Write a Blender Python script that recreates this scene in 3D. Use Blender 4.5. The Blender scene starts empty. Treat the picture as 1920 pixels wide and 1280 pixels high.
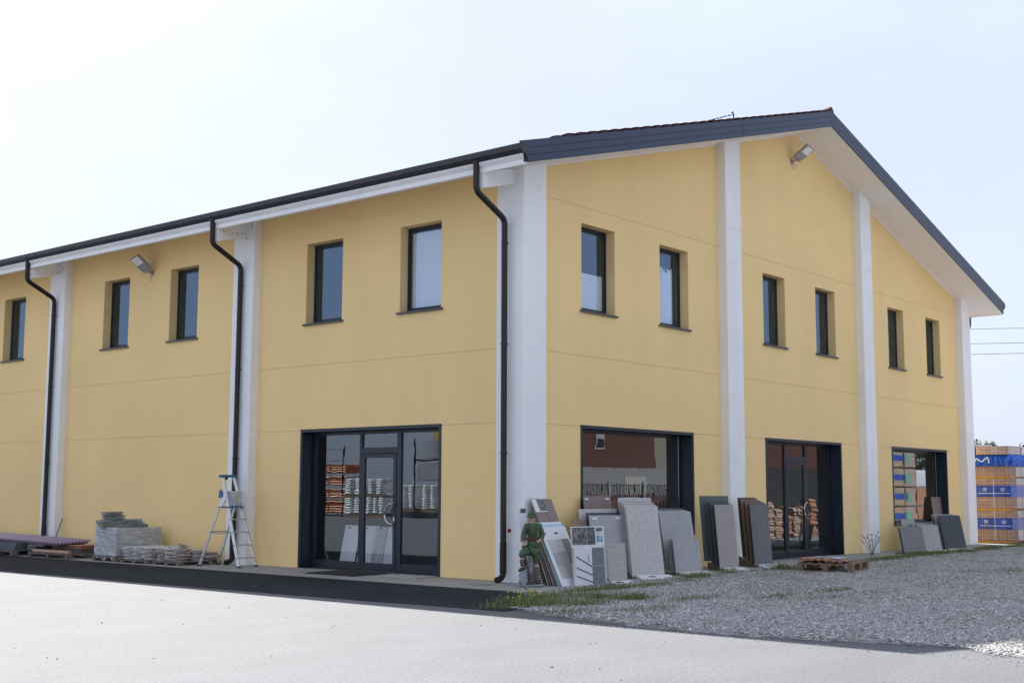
import bpy, bmesh, math, random
import numpy as np
from mathutils import Vector, Matrix
random.seed(7); rng = np.random.default_rng(7)
SC = bpy.context.scene; COL = SC.collection
# ------------------------------------------------------------------ camera
CP = Vector((-15.976, -13.267, 1.514))
def cam_axes(yaw, pitch, roll):
    y, p, r = map(math.radians, (yaw, pitch, roll))
    f = Vector((math.cos(p)*math.cos(y), math.cos(p)*math.sin(y), math.sin(p)))
    rt = Vector((math.sin(y), -math.cos(y), 0)); up = rt.cross(f)
    return f, rt*math.cos(r)+up*math.sin(r), -rt*math.sin(r)+up*math.cos(r)
F_, R_, U_ = cam_axes(39.994, 6.727, 0.214)
cam = bpy.data.cameras.new('camera'); camo = bpy.data.objects.new('camera', cam); COL.objects.link(camo)
camo.matrix_world = Matrix(((R_.x, U_.x, -F_.x, CP.x), (R_.y, U_.y, -F_.y, CP.y), (R_.z, U_.z, -F_.z, CP.z), (0, 0, 0, 1)))
cam.sensor_width = 36; cam.lens = 2346.35/1920*36; cam.clip_start = .1; cam.clip_end = 3000
SC.camera = camo
# ------------------------------------------------------------------ sky, sun, exposure
SUN_AZ = math.atan2(.473, 1.078)          # from +Y towards +X
SUN_EL = math.radians(40.3)
w = bpy.data.worlds.new('World'); SC.world = w; w.use_nodes = True
nt = w.node_tree; bg = nt.nodes['Background']
sky = nt.nodes.new('ShaderNodeTexSky'); sky.sky_type = 'NISHITA'; sky.sun_disc = False
sky.sun_elevation = SUN_EL; sky.sun_rotation = SUN_AZ; sky.air_density = 1.0; sky.dust_density = 2.2; sky.ozone_density = 1.5
# thin even summer haze in the air: part of the sky's light comes from a pale veil
hz = nt.nodes.new('ShaderNodeMix'); hz.data_type = 'RGBA'; hz.inputs[0].default_value = .925
hz.inputs['B'].default_value = (1.98, 2.20, 2.72, 1)
nt.links.new(sky.outputs[0], hz.inputs['A'])
wtc = nt.nodes.new('ShaderNodeTexCoord'); wmp = nt.nodes.new('ShaderNodeMapping'); wmp.inputs['Scale'].default_value = (1, 1, 2.5); wno = nt.nodes.new('ShaderNodeTexNoise')
wno.inputs['Scale'].default_value = 2.6; wno.inputs['Detail'].default_value = 5; wno.inputs['Roughness'].default_value = .5
wmr = nt.nodes.new('ShaderNodeMapRange'); wmr.inputs[1].default_value = .35; wmr.inputs[2].default_value = .7; wmr.inputs[3].default_value = .96; wmr.inputs[4].default_value = 1.07
wvm = nt.nodes.new('ShaderNodeVectorMath'); wvm.operation = 'SCALE'
nt.links.new(wtc.outputs['Generated'], wmp.inputs[0]); nt.links.new(wmp.outputs[0], wno.inputs['Vector']); nt.links.new(wno.outputs[0], wmr.inputs[0]); nt.links.new(hz.outputs['Result'], wvm.inputs[0]); nt.links.new(wmr.outputs[0], wvm.inputs['Scale']); nt.links.new(wvm.outputs[0], bg.inputs[0]); bg.inputs[1].default_value = .1
sl = bpy.data.lights.new('sun', 'SUN'); sl.energy = 3.4; sl.angle = math.radians(.53); sl.color = (1, .95, .88)
so = bpy.data.objects.new('sun', sl); COL.objects.link(so)
sd = Vector((math.sin(SUN_AZ)*math.cos(SUN_EL), math.cos(SUN_AZ)*math.cos(SUN_EL), math.sin(SUN_EL)))
so.rotation_euler = sd.to_track_quat('Z', 'Y').to_euler(); so.location = (0, 0, 30)
SC.view_settings.view_transform = 'Standard'; SC.view_settings.look = 'None'
SC.view_settings.exposure = 1.85; SC.view_settings.gamma = 1
# ------------------------------------------------------------------ materials
def new_mat(name):
    m = bpy.data.materials.new(name); m.use_nodes = True
    n = m.node_tree.nodes; return m, m.node_tree, n['Principled BSDF']
def N(t, kind, **k):
    n = t.nodes.new(kind)
    for a, b in k.items():
        if a.startswith('i_'): n.inputs[a[2:].replace('_', ' ')].default_value = b
        else: setattr(n, a, b)
    return n
def mat(name, col, rough=.7, var=.12, scale=6., metal=0., bump=0., bscale=60., stretch=(1, 1, 1), big=0., spec=.5, coat=0.):
    m, t, p = new_mat(name)
    tc = N(t, 'ShaderNodeTexCoord'); mp = N(t, 'ShaderNodeMapping'); mp.inputs['Scale'].default_value = stretch
    t.links.new(tc.outputs['Object'], mp.inputs[0])
    no = N(t, 'ShaderNodeTexNoise', i_Scale=scale, i_Detail=6., i_Roughness=.6); t.links.new(mp.outputs[0], no.inputs['Vector'])
    rp = N(t, 'ShaderNodeValToRGB'); e = rp.color_ramp.elements
    e[0].position = .3; e[1].position = .7
    e[0].color = (*[c*(1-var) for c in col], 1); e[1].color = (*[min(1, c*(1+var)) for c in col], 1)
    t.links.new(no.outputs[0], rp.inputs[0]); out = rp.outputs[0]
    if big:
        n2 = N(t, 'ShaderNodeTexNoise', i_Scale=.5, i_Detail=4.); t.links.new(tc.outputs['Object'], n2.inputs['Vector'])
        mr = N(t, 'ShaderNodeMapRange'); mr.inputs[1].default_value = .3; mr.inputs[2].default_value = .7
        mr.inputs[3].default_value = 1-big; mr.inputs[4].default_value = 1+big; t.links.new(n2.outputs[0], mr.inputs[0])
        vm = N(t, 'ShaderNodeVectorMath', operation='SCALE'); t.links.new(out, vm.inputs[0]); t.links.new(mr.outputs[0], vm.inputs['Scale']); out = vm.outputs[0]
    t.links.new(out, p.inputs['Base Color'])
    p.inputs['Roughness'].default_value = rough; p.inputs['Metallic'].default_value = metal
    p.inputs['Specular IOR Level'].default_value = spec; p.inputs['Coat Weight'].default_value = coat
    if bump:
        nb = N(t, 'ShaderNodeTexNoise', i_Scale=bscale, i_Detail=5.); t.links.new(mp.outputs[0], nb.inputs['Vector'])
        b = N(t, 'ShaderNodeBump', i_Strength=bump, i_Distance=.02); t.links.new(nb.outputs[0], b.inputs['Height']); t.links.new(b.outputs[0], p.inputs['Normal'])
    return m
def island_mat(name, cols, rough=.8, bump=0.):
    m, t, p = new_mat(name); g = N(t, 'ShaderNodeNewGeometry'); rp = N(t, 'ShaderNodeValToRGB')
    el = rp.color_ramp.elements
    while len(el) < len(cols): el.new(.5)
    for i, c in enumerate(cols): el[i].position = i/(len(cols)-1); el[i].color = (*c, 1)
    t.links.new(g.outputs['Random Per Island'], rp.inputs[0])
    tc = N(t, 'ShaderNodeTexCoord'); no = N(t, 'ShaderNodeTexNoise', i_Scale=25., i_Detail=4.); t.links.new(tc.outputs['Object'], no.inputs['Vector'])
    mr = N(t, 'ShaderNodeMapRange'); mr.inputs[3].default_value = .75; mr.inputs[4].default_value = 1.25; t.links.new(no.outputs[0], mr.inputs[0])
    vm = N(t, 'ShaderNodeVectorMath', operation='SCALE'); t.links.new(rp.outputs[0], vm.inputs[0]); t.links.new(mr.outputs[0], vm.inputs['Scale'])
    t.links.new(vm.outputs[0], p.inputs['Base Color']); p.inputs['Roughness'].default_value = rough
    return m
M = {}
M['yellow'] = mat('yellow_render', (.93, .685, .33), .9, .012, 2.2, bump=.12, bscale=160, big=.035, spec=.2)
def weather(m, zfac=.05):
    t = m.node_tree; p = t.nodes['Principled BSDF']; src = p.inputs['Base Color'].links[0].from_socket
    tc = N(t, 'ShaderNodeTexCoord'); mp = N(t, 'ShaderNodeMapping'); mp.inputs['Scale'].default_value = (1.1, 1.1, .16); t.links.new(tc.outputs['Object'], mp.inputs[0])
    no = N(t, 'ShaderNodeTexNoise', i_Scale=1.6, i_Detail=6., i_Roughness=.6); t.links.new(mp.outputs[0], no.inputs['Vector'])
    r = N(t, 'ShaderNodeMapRange'); r.inputs[1].default_value = .35; r.inputs[2].default_value = .7; r.inputs[3].default_value = 1+zfac*.3; r.inputs[4].default_value = 1-zfac; t.links.new(no.outputs[0], r.inputs[0])
    sp = N(t, 'ShaderNodeTexNoise', i_Scale=4.5, i_Detail=8., i_Roughness=.8); t.links.new(tc.outputs['Object'], sp.inputs['Vector'])
    r2 = N(t, 'ShaderNodeMapRange'); r2.inputs[1].default_value = .66; r2.inputs[2].default_value = .74; r2.inputs[3].default_value = 1.; r2.inputs[4].default_value = .9; t.links.new(sp.outputs[0], r2.inputs[0])
    mu = N(t, 'ShaderNodeMath', operation='MULTIPLY'); t.links.new(r.outputs[0], mu.inputs[0]); t.links.new(r2.outputs[0], mu.inputs[1])
    vm = N(t, 'ShaderNodeVectorMath', operation='SCALE'); t.links.new(src, vm.inputs[0]); t.links.new(mu.outputs[0], vm.inputs['Scale']); t.links.new(vm.outputs[0], p.inputs['Base Color'])
weather(M['yellow'], .022)
M['yseam'] = mat('yellow_joint', (.80, .62, .36), .95, .05)
M['white'] = mat('white_paint', (.90, .90, .90), .75, .03, 3, bump=.08, bscale=40, big=.03, spec=.3)
weather(M['white'], .04)
M['soffit'] = mat('soffit_paint', (.90, .88, .86), .8, .03, 5, bump=.05, spec=.2)
M['slate'] = mat('slate_metal', (.031, .046, .083), .38, .06, 3, metal=.35)
M['slate_dark'] = mat('dark_joint', (.012, .013, .017), .6, .05)
M['gutter'] = mat('gutter_metal', (.045, .045, .055), .4, .06, 3, metal=.3)
M['pipe'] = mat('pipe_metal', (.022, .016, .018), .38, .2, 4, metal=.3)
M['frame'] = mat('frame_metal', (.017, .026, .042), .35, .05, 5, metal=.2)
M['sill'] = mat('sill_metal', (.075, .08, .095), .45, .08, 5, metal=.2)
M['rooftile'] = island_mat('roof_tile', [(.05, .016, .018), (.085, .022, .02), (.065, .02, .02)], .8)
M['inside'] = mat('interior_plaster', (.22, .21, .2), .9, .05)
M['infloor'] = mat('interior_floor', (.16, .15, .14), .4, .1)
M['steel'] = mat('brushed_steel', (.62, .62, .64), .25, .05, 30, metal=1.)
M['alu'] = mat('aluminium', (.55, .56, .58), .38, .08, 20, metal=.75)
M['blue'] = mat('blue_plastic', (.015, .13, .30), .45, .1, 5)
M['wood'] = mat('pallet_wood', (.23, .155, .095), .85, .3, 7, stretch=(1, 6, 6), bump=.3, bscale=30)
M['woodgrey0'] = mat('bare_patch', (.22, .20, .18), .9, .2)
M['woodgrey'] = mat('weathered_wood', (.16, .13, .11), .9, .3, 7, bump=.3, bscale=30)
M['black'] = mat('black_rubber', (.012, .012, .014), .8, .2, 30)
M['red'] = mat('red_paint', (.22, .015, .02), .6, .1)
M['dimred'] = mat('dim_red_print', (.035, .012, .015), .8, .2)
M['sampwhite'] = mat('white_board', (.70, .71, .73), .5, .03, 4)
M['lamp'] = mat('lamp_housing', (.34, .34, .35), .5, .08, 8, metal=.2)
M['lampglass'] = mat('lamp_glass', (.9, .9, .88), .2, .03, 8)
def glass_mat(tint=(.82, .93, 1, 1), ior=2.3):
    m = bpy.data.materials.new('window_glass'); m.use_nodes = True; t = m.node_tree; t.nodes.clear()
    o = N(t, 'ShaderNodeOutputMaterial'); mx = N(t, 'ShaderNodeMixShader'); tr = N(t, 'ShaderNodeBsdfTransparent'); gl = N(t, 'ShaderNodeBsdfGlossy')
    tr.inputs[0].default_value = (.97, .98, .99, 1); gl.inputs[0].default_value = tint; gl.inputs['Roughness'].default_value = 0.
    fr = N(t, 'ShaderNodeFresnel', i_IOR=ior); g = N(t, 'ShaderNodeNewGeometry')
    iv = N(t, 'ShaderNodeMath', operation='SUBTRACT'); iv.inputs[0].default_value = 1.; t.links.new(g.outputs['Backfacing'], iv.inputs[1])
    mu = N(t, 'ShaderNodeMath', operation='MULTIPLY'); t.links.new(fr.outputs[0], mu.inputs[0]); t.links.new(iv.outputs[0], mu.inputs[1])
    tc = N(t, 'ShaderNodeTexCoord'); no = N(t, 'ShaderNodeTexNoise', i_Scale=1.6, i_Detail=2.); t.links.new(tc.outputs['Object'], no.inputs['Vector'])
    b = N(t, 'ShaderNodeBump', i_Strength=.035, i_Distance=.02); t.links.new(no.outputs[0], b.inputs['Height']); t.links.new(b.outputs[0], gl.inputs['Normal'])
    t.links.new(mu.outputs[0], mx.inputs[0]); t.links.new(tr.outputs[0], mx.inputs[1]); t.links.new(gl.outputs[0], mx.inputs[2]); t.links.new(mx.outputs[0], o.inputs[0])
    return m
M['glass'] = glass_mat(); M['coated'] = glass_mat((.47, .65, .90, 1), 2.8)
# ------------------------------------------------------------------ mesh builder
class MB:
    def __init__(s): s.v = []; s.f = []; s.mi = []; s.mats = []; s.sm = []
    def mid(s, m):
        if m not in s.mats: s.mats.append(m)
        return s.mats.index(m)
    def add(s, vs, fs, m=None, smooth=False):
        b = len(s.v); s.v += [tuple(x) for x in vs]; i = s.mid(m)
        for f in fs: s.f.append([b+k for k in f]); s.mi.append(i); s.sm.append(smooth)
        return s
    def box(s, a, b, m=None, mtx=None):
        x0, y0, z0 = a; x1, y1, z1 = b
        vs = [Vector(p) for p in ((x0, y0, z0), (x1, y0, z0), (x1, y1, z0), (x0, y1, z0), (x0, y0, z1), (x1, y0, z1), (x1, y1, z1), (x0, y1, z1))]
        if mtx is not None: vs = [mtx @ p for p in vs]
        return s.add(vs, [(0, 3, 2, 1), (4, 5, 6, 7), (0, 1, 5, 4), (1, 2, 6, 5), (2, 3, 7, 6), (3, 0, 4, 7)], m)
    def prism(s, pts, axis, a, b, m=None, mtx=None):
        # pts: 2-D polygon; axis 'y': (x,z) pairs, 'x': (y,z), 'z': (x,y)
        def mk(p, t): return {'y': Vector((p[0], t, p[1])), 'x': Vector((t, p[0], p[1])), 'z': Vector((p[0], p[1], t))}[axis]
        n = len(pts); vs = [mk(p, a) for p in pts]+[mk(p, b) for p in pts]
        if mtx is not None: vs = [mtx @ p for p in vs]
        area = sum(pts[i][0]*pts[(i+1) % n][1]-pts[(i+1) % n][0]*pts[i][1] for i in range(n))
        fl = (area > 0) != (axis == 'y')
        f = [list(range(n))[::-1], list(range(n, 2*n))]+[[i, (i+1) % n, n+(i+1) % n, n+i] for i in range(n)]
        if not fl: f = [g[::-1] for g in f]
        return s.add(vs, f, m)
    def tube(s, path, r, seg=12, m=None, cap=True, smooth=True):
        P = [Vector(p) for p in path]; n = len(P); rs = r if isinstance(r, (list, tuple)) else [r]*n
        vs = []; ref = None
        for i, p in enumerate(P):
            d = (P[min(i+1, n-1)]-P[max(i-1, 0)]).normalized()
            if ref is None: ref = Vector((0, 0, 1)) if abs(d.z) < .9 else Vector((0, 1, 0))
            a = d.cross(ref).normalized(); b = d.cross(a).normalized(); ref = a.cross(d)*-1 if False else ref
            for k in range(seg):
                t = 2*math.pi*k/seg; vs.append(p+(a*math.cos(t)+b*math.sin(t))*rs[i])
        fs = [[i*seg+k, i*seg+(k+1) % seg, (i+1)*seg+(k+1) % seg, (i+1)*seg+k] for i in range(n-1) for k in range(seg)]
        s.add(vs, fs, m, smooth)
        if cap: s.add(vs[:seg], [list(range(seg))[::-1]], m); s.add(vs[-seg:], [list(range(seg))], m)
        return s
    def bar(s, p, q, wd, th, m=None, side=Vector((1, 0, 0))):
        p = Vector(p); q = Vector(q); d = (q-p); L = d.length; d.normalize()
        a = (side-d*side.dot(d)).normalized(); b = d.cross(a)
        mt = Matrix(((a.x, b.x, d.x, p.x), (a.y, b.y, d.y, p.y), (a.z, b.z, d.z, p.z), (0, 0, 0, 1)))
        return s.box((-wd/2, -th/2, 0), (wd/2, th/2, L), m, mt)
    def build(s, name, m=None, parent=None, bevel=0., loc=None, fix=False):
        me = bpy.data.meshes.new(name); me.from_pydata(s.v, [], s.f)
        for k in s.mats:
            me.materials.append(m if k is None else k)
        me.polygons.foreach_set('material_index', s.mi); me.polygons.foreach_set('use_smooth', s.sm); me.update()
        if fix:
            bm = bmesh.new(); bm.from_mesh(me); bmesh.ops.recalc_face_normals(bm, faces=bm.faces); bm.to_mesh(me); bm.free()
        o = bpy.data.objects.new(name, me); COL.objects.link(o)
        if loc is not None:
            me.transform(Matrix.Translation(-Vector(loc))); o.location = loc
        if parent is not None:
            o.parent = parent; o.matrix_parent_inverse = parent.matrix_basis.inverted()
        if bevel:
            b = o.modifiers.new('bevel', 'BEVEL'); b.width = bevel; b.segments = 2; b.limit_method = 'ANGLE'
        return o
def tag(o, label=None, cat=None, group=None, kind=None):
    if label: o['label'] = label
    if cat: o['category'] = cat
    if group: o['group'] = group
    if kind: o['kind'] = kind
    return o
def empty(name, loc, label=None, cat=None, group=None):
    o = bpy.data.objects.new(name, None); o.location = loc; o.empty_display_size = .1; COL.objects.link(o); return tag(o, label, cat, group)
def rotz(a, loc): return Matrix.Translation(Vector(loc)) @ Matrix.Rotation(a, 4, 'Z')
def bend(path, r, n=6):
    P = [Vector(p) for p in path]; out = [P[0]]
    for i in range(1, len(P)-1):
        a = (P[i-1]-P[i]).normalized(); b = (P[i+1]-P[i]).normalized()
        s_, e_ = P[i]+a*r, P[i]+b*r
        for k in range(n+1):
            t = k/n; out.append(s_*(1-t)**2+P[i]*2*t*(1-t)+e_*t*t)
    out.append(P[-1]); return out
# ================================================================== GROUND
def conc_mat():
    m, t, p = new_mat('yard_paving'); tc = N(t, 'ShaderNodeTexCoord')
    mp = N(t, 'ShaderNodeMapping'); mp.inputs['Rotation'].default_value = (0, 0, math.radians(-52)); mp.inputs['Scale'].default_value = (.6, 1.1, 1); t.links.new(tc.outputs['Object'], mp.inputs[0])
    n1 = N(t, 'ShaderNodeTexNoise', i_Scale=1.1, i_Detail=6., i_Roughness=.6); t.links.new(mp.outputs[0], n1.inputs['Vector'])
    n2 = N(t, 'ShaderNodeTexNoise', i_Scale=24., i_Detail=5., i_Roughness=.8); t.links.new(tc.outputs['Object'], n2.inputs['Vector'])
    v = N(t, 'ShaderNodeTexVoronoi', i_Scale=70.); t.links.new(tc.outputs['Object'], v.inputs['Vector'])
    r1 = N(t, 'ShaderNodeMapRange'); r1.inputs[1].default_value = .3; r1.inputs[2].default_value = .7; r1.inputs[3].default_value = .88; r1.inputs[4].default_value = 1.08; t.links.new(n1.outputs[0], r1.inputs[0])
    r2 = N(t, 'ShaderNodeMapRange'); r2.inputs[1].default_value = .25; r2.inputs[2].default_value = .75; r2.inputs[3].default_value = .5; r2.inputs[4].default_value = 1.45; t.links.new(n2.outputs[0], r2.inputs[0])
    mu = N(t, 'ShaderNodeMath', operation='MULTIPLY'); t.links.new(r1.outputs[0], mu.inputs[0]); t.links.new(r2.outputs[0], mu.inputs[1])
    vm = N(t, 'ShaderNodeVectorMath', operation='SCALE'); vm.inputs[0].default_value = (.112, .117, .132); t.links.new(mu.outputs[0], vm.inputs['Scale'])
    t.links.new(vm.outputs[0], p.inputs['Base Color']); p.inputs['Roughness'].default_value = .85
    b = N(t, 'ShaderNodeBump', i_Strength=.35, i_Distance=.01); t.links.new(v.outputs[0], b.inputs['Height']); t.links.new(b.outputs[0], p.inputs['Normal'])
    return m
M['paving'] = conc_mat()
M['tarmac'] = mat('fresh_asphalt', (.015, .020, .028), .85, .65, 6, bump=1., bscale=45, big=.35, spec=.22)
M['sidewalk'] = mat('concrete_walk', (.30, .29, .27), .85, .14, 5, bump=.25, bscale=60, big=.12)
g = MB(); n = 2500
g.add([(-n, -n, 0), (n, -n, 0), (n, n, 0), (-n, n, 0)], [(0, 1, 2, 3)])
tag(g.build('ground', M['paving']), kind='structure')
# raised concrete walk round the building
g = MB()
g.prism([(-1.48, 42), (-1.48, -1.0), (-1.62, -1.56), (-1.2, -1.42), (-.3, -1.30), (3, -1.32), (8, -1.36), (13, -1.25), (20.9, -1.25), (20.9, -.02), (.02, -.02), (.02, 42)], 'z', -.05, .012)
tag(g.build('pavement', M['sidewalk']), kind='structure')
g = MB()
pts = []
for k in range(60):
    y = 42-k*(42+2.9)/59; x = -4.0-.14*math.sin(y*.31)+random.uniform(-.03, .03)-(.12 if y > 7 else 0)
    pts.append((x, y))
pts += [(-3.80, -3.02), (-3.35, -2.8), (-2.7, -2.35), (-2.1, -1.95), (-1.63, -1.58), (-1.5, -1.0), (-1.5, 42)]
g.prism(pts, 'z', -.05, .006)
tag(g.build('asphalt_strip', M['tarmac']), kind='structure')
# gravel yard
GP = [(-1.5, -1.50), (-2.5, -2.1), (-3.7, -2.95), (-4.05, -3.9), (-4.25, -5), (-4.35, -6), (-4.15, -7.2), (-3.85, -8.1), (-3.75, -8.7), (-4.1, -9.1), (-3.9, -9.8), (-3.2, -12), (-2, -22), (34, -22), (34, -2.3), (21.5, -1.9), (20.6, -1.32), (13, -1.27), (8, -1.38), (3, -1.34), (-.3, -1.32)]
def inpoly(X, Y, P):
    ins = np.zeros(X.shape, bool); n = len(P)
    for i in range(n):
        x0, y0 = P[i]; x1, y1 = P[(i+1) % n]
        c = ((y0 > Y) != (y1 > Y)) & (X < (x1-x0)*(Y-y0)/(y1-y0+1e-12)+x0); ins ^= c
    return ins
def np_mesh(name, V, F, m, smooth=False):
    me = bpy.data.meshes.new(name); k = F.shape[1]
    me.vertices.add(len(V)); me.vertices.foreach_set('co', V.astype(np.float32).ravel())
    me.loops.add(F.size); me.loops.foreach_set('vertex_index', F.astype(np.int32).ravel())
    me.polygons.add(len(F)); me.polygons.foreach_set('loop_start', np.arange(0, F.size, k, dtype=np.int32))
    me.polygons.foreach_set('use_smooth', np.full(len(F), smooth)); me.update(calc_edges=True)
    me.materials.append(m); o = bpy.data.objects.new(name, me); COL.objects.link(o); return o
def noise2(X, Y, s, seed=0):
    r = np.random.default_rng(seed); out = 0
    for k in range(6):
        a = r.uniform(0, 6.28); f = s*r.uniform(.6, 1.7); out = out+np.sin((X*math.cos(a)+Y*math.sin(a))*f+r.uniform(0, 6.28))
    return out/6
def gravel_mat():
    m, t, p = new_mat('gravel_bed'); tc = N(t, 'ShaderNodeTexCoord')
    v = N(t, 'ShaderNodeTexVoronoi', i_Scale=34.); t.links.new(tc.outputs['Object'], v.inputs['Vector'])
    rp = N(t, 'ShaderNodeValToRGB'); e = rp.color_ramp.elements
    e[0].color = (.20, .195, .195, 1); e[1].color = (.50, .485, .47, 1)
    n1 = N(t, 'ShaderNodeTexNoise', i_Scale=.7, i_Detail=5.); t.links.new(tc.outputs['Object'], n1.inputs['Vector'])
    sx = N(t, 'ShaderNodeSeparateColor'); t.links.new(v.outputs['Color'], sx.inputs[0]); t.links.new(sx.outputs[0], rp.inputs[0])
    mx = N(t, 'ShaderNodeMix', data_type='RGBA'); mx.inputs['B'].default_value = (.15, .125, .10, 1)
    r1 = N(t, 'ShaderNodeMapRange'); r1.inputs[1].default_value = .48; r1.inputs[2].default_value = .66; r1.inputs[4].default_value = .5; t.links.new(n1.outputs[0], r1.inputs[0])
    t.links.new(r1.outputs[0], mx.inputs[0]); t.links.new(rp.outputs[0], mx.inputs['A']); t.links.new(mx.outputs['Result'], p.inputs['Base Color'])
    b = N(t, 'ShaderNodeBump', i_Strength=1., i_Distance=.03); b.invert = True; t.links.new(v.outputs['Distance'], b.inputs['Height']); t.links.new(b.outputs[0], p.inputs['Normal'])
    p.inputs['Roughness'].default_value = .9; return m
def gz(X, Y):   # gravel height
    return .012+.018*(noise2(X, Y, 1.1, 3)+1)+.008*noise2(X, Y, 5, 4)
st = .14; xs = np.arange(-4.6, 34, st); ys = np.arange(-22, -1.2, st)
X, Y = np.meshgrid(xs, ys, indexing='ij'); ins = inpoly(X+st/2, Y+st/2, GP)
Z = gz(X, Y); idx = np.arange(X.size).reshape(X.shape)
ii, jj = np.where(ins[:-1, :-1])
Fq = np.stack([idx[ii, jj], idx[ii+1, jj], idx[ii+1, jj+1], idx[ii, jj+1]], 1)
used, inv = np.unique(Fq, return_inverse=True)
V = np.stack([X.ravel(), Y.ravel(), Z.ravel()], 1)[used]; Fq = inv.reshape(Fq.shape)
# sink the rim so that the bed runs out into the paving
nin = inpoly(V[:, 0]+.2, V[:, 1], GP) & inpoly(V[:, 0]-.2, V[:, 1], GP) & inpoly(V[:, 0], V[:, 1]+.2, GP) & inpoly(V[:, 0], V[:, 1]-.2, GP)
V[~nin, 2] = -.004
tag(np_mesh('gravel', V, Fq, gravel_mat(), True), kind='structure')
def stones(name, pts, smin, smax, m, label):
    n = len(pts); oc = np.array([(1, 0, 0), (0, 1, 0), (-1, 0, 0), (0, -1, 0), (0, 0, 1), (0, 0, -1), ], float)
    fc = np.array([(0, 1, 4), (1, 2, 4), (2, 3, 4), (3, 0, 4), (1, 0, 5), (2, 1, 5), (3, 2, 5), (0, 3, 5)])
    s = rng.uniform(smin, smax, (n, 1, 1))*rng.uniform(.55, 1.35, (n, 1, 3))*np.array([1, 1, .6])
    vv = (oc[None]+rng.uniform(-.3, .3, (n, 6, 3)))*s
    a = rng.uniform(0, 6.28, n); c_, s_ = np.cos(a), np.sin(a)
    x = vv[:, :, 0]*c_[:, None]-vv[:, :, 1]*s_[:, None]; y = vv[:, :, 0]*s_[:, None]+vv[:, :, 1]*c_[:, None]
    vv = np.stack([x, y, vv[:, :, 2]], 2)+pts[:, None, :]
    ff = fc[None]+6*np.arange(n)[:, None, None]
    return tag(np_mesh(name, vv.reshape(-1, 3), ff.reshape(-1, 3), m), label, 'gravel', kind='stuff')
M['stone'] = island_mat('gravel_stone', [(.10, .10, .11), (.32, .32, .32), (.48, .475, .465), (.62, .61, .59), (.24, .23, .225), (.44, .43, .41)], .85)
def sample_gravel(n, xr, yr, P=GP, pw=2.0):
    X = rng.uniform(*xr, n*6); Y = rng.uniform(*yr, n*6)
    d = np.hypot(X-CP.x, Y-CP.y); keep = inpoly(X, Y, P) & (rng.random(len(X)) < (12/d)**pw)
    X, Y = X[keep][:n], Y[keep][:n]; return X, Y
X, Y = sample_gravel(75000, (-4.6, 24), (-16, -1.3))
thin = (noise2(X, Y, 1.3, 9) > -.45) | (rng.random(len(X)) < .35); X, Y = X[thin], Y[thin]
stones('gravel_stones', np.stack([X, Y, gz(X, Y)+.003], 1), .008, .022, M['stone'], 'loose grey crushed stones covering the gravel yard')
# stray stones on the paving near the gravel rim
n_ = 350; t_ = rng.random(n_)*9.; px_ = -4.25-np.abs(rng.normal(0, .16, n_)); py_ = -3.2-t_
stones('scattered_stones', np.stack([px_, py_, np.full(n_, .004)], 1), .004, .010, M['stone'], 'fine stray chippings along the paving edge of the gravel')
n_ = 110; a_ = rng.uniform(-12, -3.8, n_); b_ = rng.uniform(-13, 6, n_)
stones('pebbles', np.stack([a_, b_, np.full(n_, .004)], 1), .005, .013, mat('dark_pebble', (.06, .055, .05), .9), 'dark pebbles lying loose on the bright open paving')
# ================================================================== BUILDING
def S(x): return 9.79-.2815*abs(x-10.14)      # underside of the roof at the gable
BL = 36.0; XW = 20.42
bld = empty('warehouse', (10.14, 0, 0), 'large yellow two-storey warehouse showroom with white pillars and grey pitched roof', 'building')
S1, S2, S3 = 2.62, 3.875, 6.575
WT, WB = 6.275, 4.693
Wl = [(4.363, 5.397), (1.779, 2.809), (11.498, 12.525), (8.915, 9.929), (16.068, 17.10), (18.6, 19.63), (23.2, 24.23), (25.8, 26.83)]
Wg = [(1.765, 2.797), (4.310, 5.344), (8.424, 9.434), (10.946, 11.973), (15.058, 16.072), (17.6, 18.593)]
D1 = (1.735, 5.46); D2 = (8.395, 12.114); D3 = (1.726, 5.463); D4 = (15.05, 18.79); DT = 2.644; SB = .634
gr = .007
def wall(name, holes, u0, u1, top, place, T=.3, seams3=True):
    # place(u0,u1,z0,z1,d0,d1) -> box corners; holes (u0,u1,z0,z1)
    b = MB()
    us = sorted({u0, u1, *[h[0] for h in holes], *[h[1] for h in holes]})
    zs = sorted({0., top, S1-gr, S1+gr, S2-gr, S2+gr, *([S3-gr, S3+gr] if seams3 else []), *[h[2] for h in holes], *[h[3] for h in holes]})
    zs = [z for z in zs if z <= top]
    for i in range(len(us)-1):
        run = None
        for j in range(len(zs)-1):
            a, c, z0, z1 = us[i], us[i+1], zs[j], zs[j+1]
            if z1-z0 < 1e-6: continue
            uc, zc = (a+c)/2, (z0+z1)/2
            if any(h[0] < uc < h[1] and h[2] < zc < h[3] for h in holes): continue
            groove = any(abs(zc-s) < gr for s in (S1, S2, *((S3,) if seams3 else ())))
            p, q = place(a, c, z0, z1, .009 if groove else 0., T)
            b.box(p, q, M['yseam'] if groove else M['yellow'])
    return b
holes_g = [(a, b, WB, WT) for a, b in Wg]+[(*D3, SB, DT), (*D2, 0, DT), (*D4, SB, DT)]
b = wall('wall', holes_g, 0.3, 20.12, 6.9, lambda a, c, z0, z1, d0, d1: ((a, d0, z0), (c, d1, z1)))
b.prism([(.3, 6.9), (20.12, 6.9), (20.12, S(20.12)+.02), (10.14, S(10.14)+.02), (.3, S(.3)+.02)], 'y', 0, .3, M['yellow'])
b.build('wall', M['yellow'], bld)
holes_l = [(a, b_, WB, WT) for a, b_ in Wl]+[(*D1, 0, DT)]
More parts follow.
